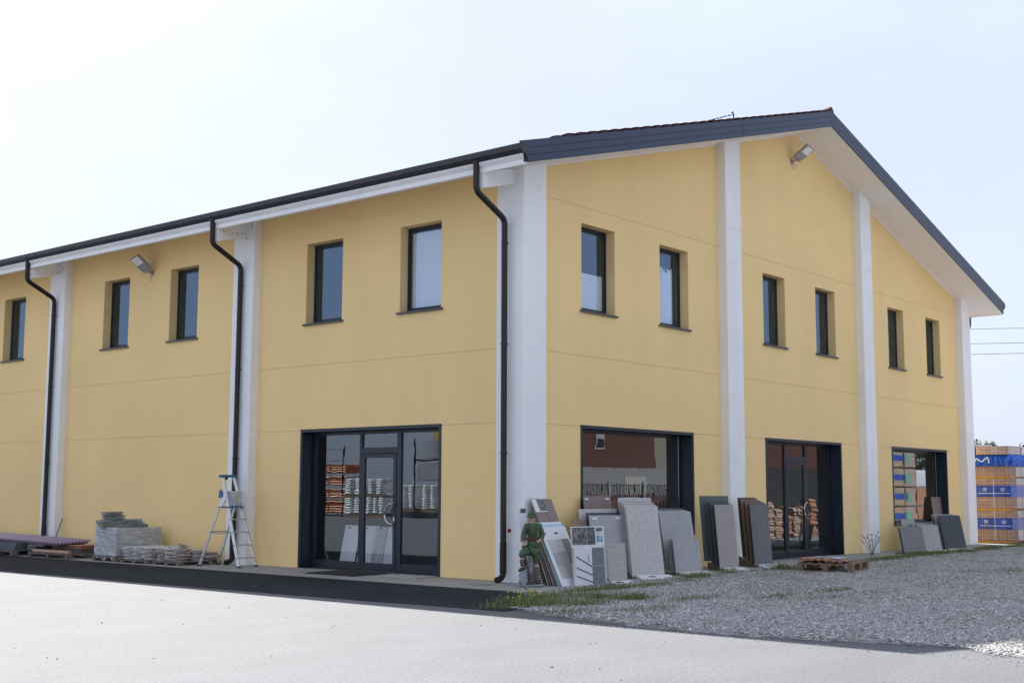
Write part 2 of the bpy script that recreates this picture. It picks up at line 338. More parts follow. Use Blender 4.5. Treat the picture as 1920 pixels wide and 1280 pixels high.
b = wall('wall', holes_l, 0.0, BL, 6.94, lambda a, c, z0, z1, d0, d1: ((d0, a, z0), (d1, c, z1)), seams3=False)
b.build('wall', M['yellow'], bld)
b = MB(); b.box((20.12, 0, 0), (20.42, BL, 6.9)); b.box((.3, BL-.3, 0), (20.12, BL, 6.9)); b.prism([(.3, 6.9), (20.12, 6.9), (10.14, 9.7)], 'y', BL-.3, BL)
b.build('wall', M['yellow'], bld)
# interior floors and partitions
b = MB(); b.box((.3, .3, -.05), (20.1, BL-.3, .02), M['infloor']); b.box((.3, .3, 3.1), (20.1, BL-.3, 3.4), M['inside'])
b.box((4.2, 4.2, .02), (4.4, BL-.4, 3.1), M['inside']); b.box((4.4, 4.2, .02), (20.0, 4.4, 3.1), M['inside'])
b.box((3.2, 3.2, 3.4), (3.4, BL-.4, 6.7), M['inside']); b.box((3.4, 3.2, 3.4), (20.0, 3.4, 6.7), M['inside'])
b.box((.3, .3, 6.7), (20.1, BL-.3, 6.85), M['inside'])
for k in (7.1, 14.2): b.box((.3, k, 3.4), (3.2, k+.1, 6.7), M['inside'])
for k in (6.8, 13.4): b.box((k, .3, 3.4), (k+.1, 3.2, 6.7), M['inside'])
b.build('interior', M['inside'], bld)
# columns
def col_box(x0, x1, y0, y1, top):
    b = MB(); b.box((x0, y0, -.02), (x1, y1, top)); return b
def gcol(x0, x1, y0=-.2, y1=.05):
    b = MB(); c = [(x0, S(x0)+.01), (x1, S(x1)+.01)]
    b.prism([(x0, -.02), (x1, -.02), (x1, S(x1)+.012), (x0, S(x0)+.012)], 'y', y0, y1)
    return b.build('column', M['white'], bld, bevel=.018)
b = MB(); b.prism([(-.16, -.02), (.46, -.02), (.46, S(.46)+.012), (-.16, S(-.16)+.012)], 'y', -.245, .35)
b.build('column', M['white'], bld, bevel=.02)
gcol(6.54, 7.17); gcol(13.14, 13.73); gcol(19.81, 20.44)
LC = [(6.81, 7.46), (13.92, 14.59), (21.05, 21.7), (28.1, 28.75)]
for a, c in LC:
    b = col_box(-.2, .05, a, c, 6.93); b.build('column', M['white'], bld, bevel=.018)
for a in (-.055, 7.04, 14.16, 21.28, 28.35):     # corbels under the eaves
    b = MB(); xr = -.15 if a < 0 else -.19; b.prism([(xr, 6.40+.2815*(xr+.93)), (-.93, 6.40), (-.93, S(-.93)+.0), (-.15 if a < 0 else -.19, S(-.17)+.0)], 'y', a, a+.16)
    b.build('corbel', M['white'], bld, bevel=.01)
# pillar fixing marks: small rings of old anchor plugs
def ring(p, nrm, r=.035):
    b = MB(); P = Vector(p); n = Vector(nrm); a = Vector((0, 0, 1)); c = n.cross(a)
    b.tube([P+(a*math.cos(t)+c*math.sin(t))*r for t in np.linspace(0, 5.6, 12)], .004, 5)
    b.tube([P-n*.01, P+n*.02], .008, 6); b.build('anchor_plug', M['soffit'], bld)
ring((.24, -.247, 6.62), (0, -1, 0), .06)
for x, z in ((6.83, 6.98), (7.07, 6.98), (13.45, 6.98), (13.6, 6.98), (20.1, 6.7)): ring((x, -.202, z), (0, -1, 0))
# blistered paint at the heads of two pillars
for (yy0, yy1, zz0, zz1, n_) in ((6.8, 7.46, 6.5, 6.9, 16), (13.9, 14.6, 6.6, 6.9, 6)):
    for k in range(n_):
        b = MB(); y, z, r = random.uniform(yy0, yy1), random.uniform(zz0, zz1), random.uniform(.006, .018)
        b.prism([(y+r*math.cos(q)*random.uniform(.6, 1.2), z+r*math.sin(q)*random.uniform(.6, 1.2)) for q in np.linspace(0, 5.4, 7)], 'x', -.2025, -.199); b.build('paint_chip', M['woodgrey0'], bld)
        b = MB(); x, z, r = random.uniform(-.8, -.1), random.uniform(6.55, 6.68), random.uniform(.006, .016)
        b.prism([(x+r*math.cos(q), z+r*math.sin(q)*.7) for q in np.linspace(0, 5.4, 7)], 'y', yy0+.232, yy0+.24); b.build('paint_chip', M['woodgrey0'], bld)
# roof: soffit slab, fascia, tiles
def sx(x, off): return (x, S(x)+off)
EX0, EX1 = -.9, 21.18
b = MB()
for xa, xb in ((EX0, 10.14), (10.14, EX1)):
    b.prism([sx(xa, 0), sx(xb, 0), sx(xb, .2), sx(xa, .2)], 'y', -.9, BL+.5)
b.build('soffit', M['soffit'], bld)
b = MB()   # white bead along gable wall top
for xa, xb in ((.46, 6.54), (7.17, 10.14), (10.14, 13.14), (13.73, 19.81)):
    b.prism([sx(xa, -.03), sx(xb, -.03), sx(xb, .01), sx(xa, .01)], 'y', -.025, .01)
b.build('trim', M['soffit'], bld)
b = MB()
bands = [(.005, .118), (.126, .240), (.248, .372)]
for xa, xb, sgn in ((-.86, 10.138, -1), (10.142, 21.14, 1)):
    for k, (o0, o1) in enumerate(bands):
        ext0 = .22*o0/.372; ext1 = .22*o1/.372
        if sgn < 0: pts = [(xa-ext0, S(xa-ext0)+o0), (xb, S(xb)+o0), (xb, S(xb)+o1), (xa-ext1, S(xa-ext1)+o1)]
        else: pts = [(xa, S(xa)+o0), (xb+ext0, S(xb+ext0)+o0), (xb+ext1, S(xb+ext1)+o1), (xa, S(xa)+o1)]
        b.prism(pts, 'y', -.93, -.9, M['slate'])
    e = .2*sgn
    pts = [(min(xa, xa+0), 0)]
    x0, x1 = (xa-.1, xb) if sgn < 0 else (xa, xb+.1)
    b.prism([sx(x0, .02), sx(x1, .02), sx(x1, .36), sx(x0, .36)], 'y', -.918, -.895, M['slate_dark'])
b.box((6.0, -.9325, S(6.0)+.01), (6.008, -.92, S(6.0)+.36), M['slate_dark'])
b.build('fascia', M['slate'], bld)
b = MB()   # left eaves: white board, ledge, gutter
def eaves(b, mir, part):
    f = (lambda x: x) if not mir else (lambda x: 20.28-x)
    P = {'board': [(-.9, 6.655), (-.95, 6.655), (-.95, 6.735), (-.9, 6.735)],
         'ledge': [(-.9, 6.742), (-.94, 6.742), (-.955, 6.755), (-1.0, 6.80), (-1.0, 6.82), (-.9, 6.82)],
         'gutter': [(-.9, 6.822), (-1.005, 6.822), (-1.07, 6.885), (-1.08, 6.935), (-1.085, 6.97), (-1.07, 6.97), (-1.055, 6.94), (-.9, 6.94)]}[part]
    b.prism([(f(x), z) for x, z in P], 'y', -.895 if part != 'gutter' else -.935, BL+.5)
for mir in (0, 1):
    b = MB(); eaves(b, mir, 'board'); eaves(b, mir, 'ledge'); b.build('eaves_board', M['white'], bld, fix=True)
    b = MB(); eaves(b, mir, 'gutter'); b.build('gutter', M['gutter'], bld, fix=True)
# tiles: barrel courses with a stepped profile up the slope
def roof_tiles():
    V = []; F = []; ny = 900; ys = np.linspace(-.90, BL+.4, ny); prof = .035*np.abs(np.sin((ys+.9)*math.pi/.30))
    for sgn in (-1, 1):
        ncourse = 32
        for k in range(ncourse):
            d0 = .05+k*.335; d1 = d0+.36
            if d1 > 10.95: d1 = 10.95
            rows = []
            for d, o in ((d1, .36), (d1, .435), (d0+.0, .372)):
                x = 10.14+sgn*d; rows.append(np.stack([np.full(ny, x), ys, np.full(ny, S(x)+o-.02-max(0, .09*(d-9.9)))+prof*(.7 if o != .36 else .2)], 1))
            base = sum(len(v) for v in V)
            V.append(np.concatenate(rows)); a = np.arange(ny-1)
            for r in (0, 1):
                q = np.stack([base+r*ny+a, base+(r+1)*ny+a, base+(r+1)*ny+a+1, base+r*ny+a+1], 1)
                F.append(q if sgn < 0 else q[:, ::-1])
    return np.concatenate(V), np.concatenate(F)
V, F = roof_tiles(); o = np_mesh('roof_tiles', V, F, M['rooftile'], False); o.parent = bld; o.matrix_parent_inverse = bld.matrix_basis.inverted()
b = MB()
for k in range(92):
    y = -.92+k*.40
    b.tube([(10.14, y, 10.14), (10.14, y+.43, 10.11)], [.125, .105], 14)
b.build('ridge_cap', M['rooftile'], bld)
# downpipes
for yp, yc in ((.075, 0), (7.12, 0), (14.24, 0), (21.35, 0), (28.4, 0)):
    out = (-.44, yp, .055)
    path = bend([(-1.0, yp, 6.84), (-1.0, yp, 6.36), (-.275, yp, 6.0), (-.275, yp, .09), out], .10)
    b = MB(); b.tube(path, .052, 18)
    for z in (5.6, 3.9, 2.1, .62): b.tube([(-.275, yp, z-.018), (-.275, yp, z+.018)], .058, 18); b.box((-.22, yp-.012, z-.012), (-.19, yp+.012, z+.012))
    b.tube([(-1.0, yp, 6.80), (-1.0, yp, 6.85)], .06, 16)
    b.tube([(-.275, yp, .58), (-.275, yp, .17)], .058, 18)
    b.build('downpipe', M['pipe'], bld)
# right-hand downpipe behind the last pillar
b = MB(); b.tube(bend([(21.25, .1, 6.8), (21.25, .1, 6.4), (20.6, .1, 6.0), (20.6, .1, .1)], .1), .05, 10); b.build('downpipe', M['pipe'], bld)
# windows
def g2w(u, d, z): return (u, d, z)            # gable frame: u = x, d = depth into wall
def l2w(u, d, z): return (d, u, z)            # long side: u = y
def fbox(b, P, u0, u1, d0, d1, z0, z1, m=None):
    p = P(u0, d0, z0); q = P(u1, d1, z1); b.box(tuple(min(i, j) for i, j in zip(p, q)), tuple(max(i, j) for i, j in zip(p, q)), m)
M['blind'] = mat('blind_fabric', (.88, .89, .92), .7, .03)
def window(P, u0, u1, blind=None):
    b = MB(); D = .19; e = .004
    fbox(b, P, u0+e, u0+.045, D, D+.07, WB, WT-e); fbox(b, P, u1-.045, u1-e, D, D+.07, WB, WT-e)
    fbox(b, P, u0+.045, u1-.045, D, D+.07, WT-.06, WT-e); fbox(b, P, u0+.045, u1-.045, D, D+.07, WB, WB+.05)
    # opening sash, set back a little
    a, c = u0+.048, u1-.048
    fbox(b, P, a, a+.035, D+.012, D+.065, WB+.055, WT-.065); fbox(b, P, c-.035, c, D+.012, D+.065, WB+.055, WT-.065)
    fbox(b, P, a+.035, c-.035, D+.012, D+.065, WT-.10, WT-.065); fbox(b, P, a+.035, c-.035, D+.012, D+.065, WB+.055, WB+.095)
    fbox(b, P, (a+c)/2-.03, (a+c)/2+.03, D-.012, D+.002, WB+.02, WB+.032, M['slate_dark'])
    o = b.build('window', M['frame'], bld, bevel=.004)
    b = MB(); fbox(b, P, a+.035, c-.035, D+.018, D+.026, WB+.095, WT-.10); b.build('pane', M['coated'], o)
    b = MB(); fbox(b, P, u0-.05, u1+.05, -.05, D, WB-.035, WB); b.build('sill', M['sill'], o, bevel=.003)
    if blind == 'full' or blind == 'half':
        b = MB(); top = WT-.1 if blind == 'full' else WB+.72
        z = WB+.10
        while z < top:
            fbox(b, P, a+.01 if blind == 'half' else a+.15, c-.01, D+.05, D+.054, z, z+.030); z += .034
        b.build('blind', M['blind'], o)
    if blind == 'curtain':
        b = MB(); n = 48; us = np.linspace(a+.0, c-.12, n)
        pts = [P(u, D+.09+.03*math.sin((u-a)*70)+.01*math.sin(u*31), z) for z in (WB+.08, WB+1.18+.0) for u in us]
        pts = [(p[0], p[1], p[2]+(.05*math.sin(i*.9) if i >= n else 0)) for i, p in enumerate(pts)]
        b.add(pts, [[k, k+1, n+k+1, n+k] for k in range(n-1)], None, True); b.build('curtain', M['blind'], o)
    return o
for i, (a, c) in enumerate(Wl): window(l2w, a, c, {1: 'full'}.get(i))
for i, (a, c) in enumerate(Wg): window(g2w, a, c, {0: 'half', 1: 'curtain'}.get(i))
# ground floor shop fronts
DD = .27
def surround(P, u0, u1, zb):
    b = MB(); t = .058; o = -.014; e = .003
    fbox(b, P, u0+e-.004, u0+t, o, DD, zb-.0, DT+.002); fbox(b, P, u1-t, u1-e+.004, o, DD, zb, DT+.002)
    fbox(b, P, u0+t, u1-t, o, DD, DT-t, DT+.002)
    if zb > .1: fbox(b, P, u0+t, u1-t, o-.02, DD, zb-.004, zb+.055, M['sill'])
    return b
def shopwindow(P, u0, u1):
    o = surround(P, u0, u1, SB).build('shop_window', M['frame'], bld, bevel=.004)
    b = MB(); a, c, z0, z1 = u0+.058, u1-.058, SB+.055, DT-.058
    fbox(b, P, a, a+.06, DD, DD+.06, z0, z1); fbox(b, P, c-.06, c, DD, DD+.06, z0, z1); fbox(b, P, a+.06, c-.06, DD, DD+.06, z1-.06, z1); fbox(b, P, a+.06, c-.06, DD, DD+.06, z0, z0+.06)
    fbox(b, P, c-.085, c-.075, DD-.006, DD, z0, z1, M['steel']) if P is g2w else None
    b.build('frame', M['frame'], o, bevel=.003)
    b = MB(); fbox(b, P, a+.06, c-.06, DD+.025, DD+.035, z0+.06, z1-.06); b.build('pane', M['glass'], o)
shopwindow(g2w, *D3); shopwindow(g2w, *D4)
def entrance(P, u0, u1, flip):
    # u measured from the side that the handle leaf opens to; flip mirrors
    o = surround(P, u0, u1, 0.0).build('entrance', M['frame'], bld, bevel=.004)
    a, c = u0+.058, u1-.058; W = c-a
    t = (lambda s: a+s) if not flip else (lambda s: c-s)
    z1 = DT-.058; ml, mr = 1.31, 1.45; nl, nr = 2.24, 2.355     # mullions
    b = MB()
    def fb(s0, s1, zz0, zz1, d0=0., d1=.07): fbox(b, P, t(s0), t(s1), DD+d0, DD+d1, zz0, zz1)
    fb(0, .075, .012, z1); fb(W-.075, W, .012, z1); fb(ml, ml+.07, .012, z1); fb(nr-.05, nr+.06, .012, z1)
    for s0, s1 in ((.075, ml), (nr+.06, W-.075)):
        fb(s0, s1, .012, .165); fb(s0, s1, z1-.055, z1)
    fb(ml+.07, nr-.05, z1-.055, z1); fb(ml+.07, nr-.05, 2.165, 2.275)
    b.build('frame', M['frame'], o, bevel=.004)
    b = MB(); panes = [(.075, ml, .165, z1-.055), (nr+.06, W-.075, .165, z1-.055), (ml+.07, nr-.05, 2.275, z1-.055)]
    for s0, s1, za, zb in panes:
        b2 = MB(); fbox(b2, P, t(s0), t(s1), DD+.03, DD+.038, za, zb); b2.build('pane', M['glass'], o)
    b = MB(); l0, l1 = ml+.078, nr-.058
    def lb(s0, s1, zz0, zz1): fbox(b, P, t(s0), t(s1), DD-.006, DD+.055, zz0, zz1)
    lb(l0, l0+.075, .02, 2.158); lb(l1-.075, l1, .02, 2.158); lb(l0+.075, l1-.075, .02, .16); lb(l0+.075, l1-.075, 2.085, 2.158)
    leaf = b.build('door_leaf', M['frame'], o, bevel=.004)
    b = MB(); fbox(b, P, t(l0+.075), t(l1-.075), DD+.02, DD+.028, .16, 2.085); b.build('pane', M['glass'], leaf)
    b = MB(); R = .185; s = l1-.04
    arc = [P(t(s-R*math.sin(q)), DD-.07, 1.06+R*math.cos(q)) for q in np.linspace(0, math.pi, 16)]
    arc = [P(t(s), DD-.006, 1.06+R)]+arc+[P(t(s), DD-.006, 1.06-R)]
    b.tube(arc, .014, 10); b.build('handle', M['steel'], leaf)
    b = MB(); fbox(b, P, t(l1-.055), t(l1-.025), DD-.016, DD-.006, .93, 1.0); b.build('lock', M['steel'], leaf)
entrance(l2w, *D1, True); entrance(g2w, *D2, False)
# ================================================================== fixed lamps
def floodlight(loc, ax, tilt, roll, label):
    o = empty('floodlight', loc, label, 'lamp', 'floodlights high on the walls')
    mt = Matrix.Translation(Vector(loc)) @ Matrix.Rotation(ax, 4, 'Z')
    b = MB(); b.box((-.05, -.02, -.05), (.05, .0, .05), None, mt); b.tube([mt @ Vector((0, -.02, 0)), mt @ Vector((0, -.2, .03))], .022, 10); b.build('bracket', M['lamp'], o)
    m2 = mt @ Matrix.Translation((0, -.2, .05)) @ Matrix.Rotation(roll, 4, 'Y') @ Matrix.Rotation(tilt, 4, 'X')
    b = MB(); b.prism([(-.15, -.36), (.15, -.36), (.16, -.08), (.12, .08), (-.12, .08), (-.16, -.08)], 'z', 0, .06, None, m2)
    for k in range(5): b.box((-.1, -.08+.03*k, .05), (.1, -.07+.03*k, .08), None, m2)
    b.build('housing', M['lamp'], o, bevel=.006)
    b = MB(); b.box((-.125, -.34, -.006), (.125, -.15, .0), None, m2); b.build('lens', M['lampglass'], o)
    b = MB(); b.tube([mt @ Vector((.02, -.02, -.03)), mt @ Vector((.06, -.08, -.14)), mt @ Vector((.0, -.06, -.2)), mt @ Vector((-.03, -.02, -.08))], .006, 6); b.build('cable', M['lamp'], o)
floodlight((0, 10.62, 6.28), -math.pi/2, math.radians(-42), math.radians(-12), 'grey floodlight under the eaves above two windows of the long left wall')
floodlight((9.9, 0, 9.08), 0, math.radians(-36), math.radians(10), 'grey floodlight high on the gable between the middle white pillars')
# roof safety anchor
a = empty('roof_anchor', (7.1, -.1, S(7.1)+.4), 'thin roof lifeline post and wire near the gable edge', 'roof anchor')
b = MB(); b.tube([(7.1, -.1, S(7.1)+.35), (7.1, -.1, S(7.1)+.60), (7.06, -.1, S(7.1)+.64), (7.02, -.1, S(7.1)+.60)], .014, 8)
b.build('post', M['pipe'], a)
b = MB(); b.tube([(7.1, -.1, S(7.1)+.59), (5.4, .05, S(5.4)+.44)], .008, 6)
for k in range(6): b.tube([(6.95-k*.16, -.09, S(6.95-k*.16)+.58-.014*k), (6.95-k*.16-.04, -.09, S(6.91-k*.16)+.577-.014*k)], .016, 6)
b.build('wire', M['pipe'], a)
#OBJECTS#
# ================================================================== SAMPLE BOARDS AND RACKS
def slabmat(name, col, scale=18, var=.14, **k): return mat(name, col, k.pop('rough', .6), var, scale, **k)
SM = {
 'pale': slabmat('pale_grey_stone', (.50, .485, .465)), 'mid': slabmat('mid_grey_stone', (.36, .36, .36)), 'warm': slabmat('warm_grey_stone', (.35, .315, .295), 60, .3),
 'dark': slabmat('dark_grey_stone', (.19, .195, .198)), 'anth': slabmat('anthracite_stone', (.055, .065, .075)), 'green': slabmat('green_grey_stone', (.10, .125, .13)),
 'greige': slabmat('grey_beige_stone', (.46, .42, .385)), 'wood': slabmat('brown_wood_board', (.23, .17, .15), 5, .25, stretch=(14, 1, 1.2)), 'woodg': slabmat('grey_wood_board', (.16, .155, .165), 5, .3, stretch=(14, 1, 1.2)),
 'brown': slabmat('dark_brown_board', (.10, .07, .055), 5, .2, stretch=(10, 1, 1)), 'cream': slabmat('cream_stone', (.42, .40, .37)), 'spec': slabmat('speckled_stone', (.38, .37, .36), 120, .5), 'tan': slabmat('tan_board', (.28, .19, .13)),
}
ORD = ['frontmost', 'second from the front', 'third from the front', 'fourth from the front', 'fifth from the front', 'sixth from the front', 'seventh from the front', 'eighth from the front']
def leanmat(x, y, z, ang, lean):
    return Matrix.Translation((x, y, z)) @ Matrix.Rotation(math.radians(ang), 4, 'Z') @ Matrix.Rotation(math.radians(-lean), 4, 'X')
def board(loc, ang, lean, w_, h_, m, label, group=None, t=.012, cat='sample board', name='sample_board', parts=None):
    mt = leanmat(*loc, ang, lean); b = MB()
    b.box((0, 0, 0), (w_, t, h_), None, mt)
    if not parts:
        o = b.build(name, m, None, bevel=.0015, loc=loc); return tag(o, label, cat, group)
    r = empty(name, loc, label, cat, group); b.build('panel', m, r, bevel=.0015)
    for pn, pm, boxes in parts:
        for (x0, z0, x1, z1) in boxes:
            q = MB(); q.box((x0, -.004, z0), (x1, -.0002, z1), None, mt); q.build(pn, pm, r)
    return r
def rack(x, y, ang, w_, h_, lean, mats, sb, su, desc, group, foot=True, z0=.05, var=0., logo=True, footm=None):
    R = Matrix.Rotation(math.radians(ang), 4, 'Z'); n = len(mats)
    for k, mk in enumerate(mats):
        off = R @ Vector((0, k*sb, k*su)); jw = random.uniform(-.012, .012)
        mk2, ww, hh = (mk if isinstance(mk, tuple) else (mk, w_, h_))
        board((x+off.x+jw, y+off.y, z0+off.z), ang+random.uniform(-.6, .6), lean+random.uniform(-.25, .25)+var*k, ww, hh, SM[mk2], ORD[k]+' '+desc, group)
    if foot:
        o = empty('display_foot', (x, y, 0), 'low stand carrying each '+desc, 'display stand', 'stands under the leaning slabs')
        mt = Matrix.Translation((x, y, 0)) @ R
        b = MB(); D = n*sb+.05
        b.prism([(-.02, .012), (D, .012), (D, z0+n*su), (-.02, z0-.006)], 'x', -.015, .03, None, mt); b.prism([(-.02, .012), (D, .012), (D, z0+n*su), (-.02, z0-.006)], 'x', w_-.03, w_+.015, None, mt)
        for k in range(n): b.box((.03, k*sb+.015, .02+k*su), (w_-.03, k*sb+.03, z0-.01+k*su), None, mt)
        b.build('frame', footm or M['woodgrey'], o)
        b = MB(); b.prism([(-.27, .014), (-.27, .024), (-.02, .075), (-.02, .014)], 'x', .05, w_+.08, None, mt); b.build('foot_plate', M['sampwhite'], o)
        if logo:
            m3 = mt @ Matrix.Translation((w_*.5, -.14, .0515)) @ Matrix.Rotation(math.atan(.051/.25), 4, 'X')
            b = MB(); nn = 20; b.prism([(.075*math.cos(2*math.pi*q/nn), .03*math.sin(2*math.pi*q/nn)) for q in range(nn)], 'z', 0, .003, None, m3); b.build('logo', M['slate_dark'], o)
            b = MB(); b.box((-.05, -.004, .003), (.05, .004, .0045), None, m3); b.build('logo_text', M['lamp'], o)
G = 'stone and wood sample slabs leaning in racks'
rack(1.873, -.982, -28, .62, 1.21, 11.8, ['pale', 'pale', 'mid', 'pale', 'spec', ('pale', .66, 1.25)], .052, .02, 'pale grey board in the tall rack before the near shop window', G)
rack(3.115, -1.071, -13, .66, .60, 8, ['mid', 'warm', 'mid', 'pale'], .045, .0, 'small square grey board in front of the medium grey boards', G, foot=True, logo=False)
rack(3.22, -.80, -13, .80, 1.06, 11, ['mid', 'greige', 'dark', 'anth', 'dark'], .05, .012, 'medium height grey board standing behind the small square boards', G, foot=False, z0=.08)
rack(4.773, -.975, -28, .41, 1.2, 8.2, ['warm', 'anth', 'green', 'anth', 'green'], .075, .02, 'narrow board in the rack left of the second pillar', G)
board((4.93, -.54, .17), -26, 7, .66, 1.24, SM['green'], 'wide green grey slab at the back of the rack left of the second pillar', G)
rack(6.142, -.952, -27, .42, 1.2, 7.5, ['woodg', 'brown', 'tan', 'brown', 'tan', 'brown', 'brown'], .072, .021, 'narrow wood look board in the rack right of the second pillar', G)
G7 = 'dark slabs leaning by the far shop window'
rack(13.143, -1.062, -16, .82, .61, 11.8, ['dark', 'dark'], .06, .0, 'wide dark grey board left of the far shop window', G7, foot=False, z0=.05)
b = MB(); mt = rotz(math.radians(-16), (13.2, -1.05, .012)); b.box((0, -.02, 0), (.75, .3, .035), None, mt)
tag(b.build('stand_batten', M['woodgrey']), 'low wooden batten under the dark slabs left of the far window', 'batten')
rack(14.30, -1.10, -20, .62, .62, 12, ['mid', 'mid', 'dark', 'mid', 'dark', 'mid'], .09, .008, 'square blue grey board in the middle below the far window', G7, z0=.06)
rack(15.50, -1.15, -30, .66, .86, 15, ['anth', 'dark', 'mid', 'dark'], .10, .01, 'large anthracite board right below the far shop window', G7, z0=.06)
board((14.75, -.42, .05), -8, 8, .62, .74, SM['mid'], 'pale slab behind the dark slabs, under the left of the far window', G7)
board((18.06, .13, .69), 0, 6, .68, .66, SM['wood'], 'brown wood look board on the sill at the right end of the far shop window', G7)
# greys and woods behind the sign board, under the first shop window
G2 = 'boards standing behind the photo board'
tags = ('corner_tab', M['sampwhite'], [(.06, 1.0, .2, 1.035), (.62, 1.0, .76, 1.035)])
board((1.22, -.72, .03), -10, 11, .84, 1.07, SM['mid'], 'large grey slab with white corner tabs behind the photo board', G2, parts=[tags])
board((1.26, -.64, .05), -10, 11, .84, 1.09, SM['anth'], 'dark slab edge showing just behind the grey slab with corner tabs', G2)
board((1.22, -.50, .06), -10, 10, .88, 1.14, SM['pale'], 'pale grey slab rising behind the grey slab with corner tabs', G2)
board((1.60, -.34, .05), -3, 8.5, .74, 1.37, SM['wood'], 'brown wood board with white tabs against the left of the shop window', G2, parts=[('corner_tab', M['sampwhite'], [(.03, 1.30, .14, 1.33), (.6, 1.30, .71, 1.33)])])
board((.95, -.55, .03), -6, 10, .28, .99, SM['tan'], 'narrow brown board just left of the tabbed grey slab', G2)
board((2.72, -.26, .40), 0, 6, .60, .98, SM['greige'], 'beige slab standing behind the tall pale rack at the shop window', G2)
# cream slab, photo board, catalogue board
board((.74, -1.31, .05), -12, 5, .40, .60, SM['cream'], 'small cream slab with white foot right of the photo board', None)
b = MB(); mt = rotz(math.radians(-12), (.74, -1.43, .014)); b.prism([(0, 0), (.1, .035), (.1, 0)], 'x', 0, .42, None, mt)
o = empty('slab_foot', (.74, -1.43, .01), 'white foot plate with a dark oval below the small cream slab', 'foot plate'); b.build('plate', M['sampwhite'], o)
b = MB(); m3 = mt @ Matrix.Translation((.12, .045, .018)) @ Matrix.Rotation(math.atan(.35), 4, 'X'); b.prism([(.065*math.cos(q*.3141), .024*math.sin(q*.3141)) for q in range(20)], 'z', 0, .003, None, m3); b.build('logo', M['slate_dark'], o)
def pic_mat(name, a, c, scale): 
    m, t, p = new_mat(name); tc = N(t, 'ShaderNodeTexCoord'); no = N(t, 'ShaderNodeTexNoise', i_Scale=scale, i_Detail=4., i_Roughness=.7); t.links.new(tc.outputs['Object'], no.inputs['Vector'])
    rp = N(t, 'ShaderNodeValToRGB'); e = rp.color_ramp.elements; e[0].position = .38; e[1].position = .62; e[0].color = (*a, 1); e[1].color = (*c, 1)
    t.links.new(no.outputs[0], rp.inputs[0]); t.links.new(rp.outputs[0], p.inputs['Base Color']); p.inputs['Roughness'].default_value = .4; return m
PIC1 = pic_mat('patio_photo', (.02, .03, .06), (.27, .24, .20), 14); PIC2 = pic_mat('garden_photo', (.015, .02, .035), (.16, .18, .17), 22); PIC3 = pic_mat('sky_photo', (.04, .16, .38), (.35, .5, .62), 16)
CARD = mat('pale_blue_card', (.33, .55, .68), .5, .03)
board((.045, -1.13, .0), -12, 5, .70, .93, M['sampwhite'], 'white framed board of patio photos above a dark grey tile', None, t=.02, name='photo_board', parts=[
 ('photo', PIC1, [(.012, .64, .32, .915)]), ('photo', PIC2, [(.33, .64, .50, .915)]), ('photo', PIC3, [(.53, .68, .66, .78)]), ('photo', PIC2, [(.53, .85, .66, .905)]),
 ('text_block', M['lamp'], [(.53, .80, .60, .805), (.53, .815, .64, .82), (.53, .83, .62, .835)]), ('tile', SM['dark'], [(.0, .01, .67, .30), (.0, .306, .67, .59)])])
board((-.01, -1.20, .0), -17, 3, .34, .60, M['sampwhite'], 'small white catalogue board crossed by black diagonal lines', None, t=.05, name='catalogue_board')
b = MB(); mt = leanmat(-.01, -1.20, .0, -17, 3)
for z0, z1 in ((.46, .30), (.29, .17), (.16, .06)): b.bar(mt @ Vector((.03, -.003, z0)), mt @ Vector((.335, -.003, z1)), .004, .014, None, side=Vector((0, 1, 0)))
b.bar(mt @ Vector((.27, -.003, .50)), mt @ Vector((.27, -.003, .36)), .004, .006, None, side=Vector((0, 1, 0)))
k = bpy.data.objects['catalogue_board']; b.build('printed_lines', M['slate_dark'], k)
# corner group: big sample board, wood board and a fan of boards behind
FG = 'boards fanned behind the big white sample board'
parts = [('sample_tile', SM['pale'], [(.10, .565, .555, .78)]), ('sample_tile', SM['dark'], [(.562, .35, .80, .78)]), ('sample_tile', SM['mid'], [(.10, .345, .555, .56)]), ('sample_tile', SM['greige'], [(.10, .125, .555, .34)]),
 ('printed_mark', M['slate_dark'], [(.05, .875, .13, .895), (.42, .87, .52, .90), (.07, .905, .14, .908)])]
board((-.297, -1.158, .012), 9.5, 24.8, .86, 1.0, M['sampwhite'], 'big white sample board with four grey tiles leaning at the corner', None, name='sample_board', parts=parts)
mk2 = lambda x: [('printed_mark', M['slate_dark'], [(.05+x, .955, .14+x, .975), (.42, .95, .52, .98), (.7, .96, .8, .967)]), ('divider', M['slate_dark'], [(.18, .99, .186, 1.03), (.34, .99, .346, 1.03), (.5, .99, .506, 1.03), (.66, .99, .666, 1.03)])]
board((-.29, -1.118, .012), 9.5, 24.4, .86, 1.035, CARD, 'pale blue strip board just behind the big white sample board', FG, name='sample_board', parts=mk2(0)[:1])
board((-.28, -1.078, .012), 9.5, 24.0, .86, 1.07, M['sampwhite'], 'white strip board with tick marks second behind the big sample board', FG, name='sample_board', parts=mk2(.02)[1:])
wb = board((.0, -.93, .012), 5.4, 24.6, .62, 1.48, SM['wood'], 'tall brown wood plank board with a photo at its top left corner', None, name='wood_board', parts=[('photo', PIC2, [(.16, 1.27, .37, 1.46)]), ('label', M['sampwhite'], [(.01, 1.25, .15, 1.47), (.15, 1.25, .38, 1.265)]), ('joint', M['slate_dark'], [(.318, .02, .320, 1.25)])])
fan = [('tan', 1.02, 23.5), ('mid', .80, 22.5), ('wood', .95, 21.5), ('greige', .62, 20), ('brown', .72, 18.5), ('pale', .56, 17), ('dark', .60, 15), ('cream', .50, 14)]
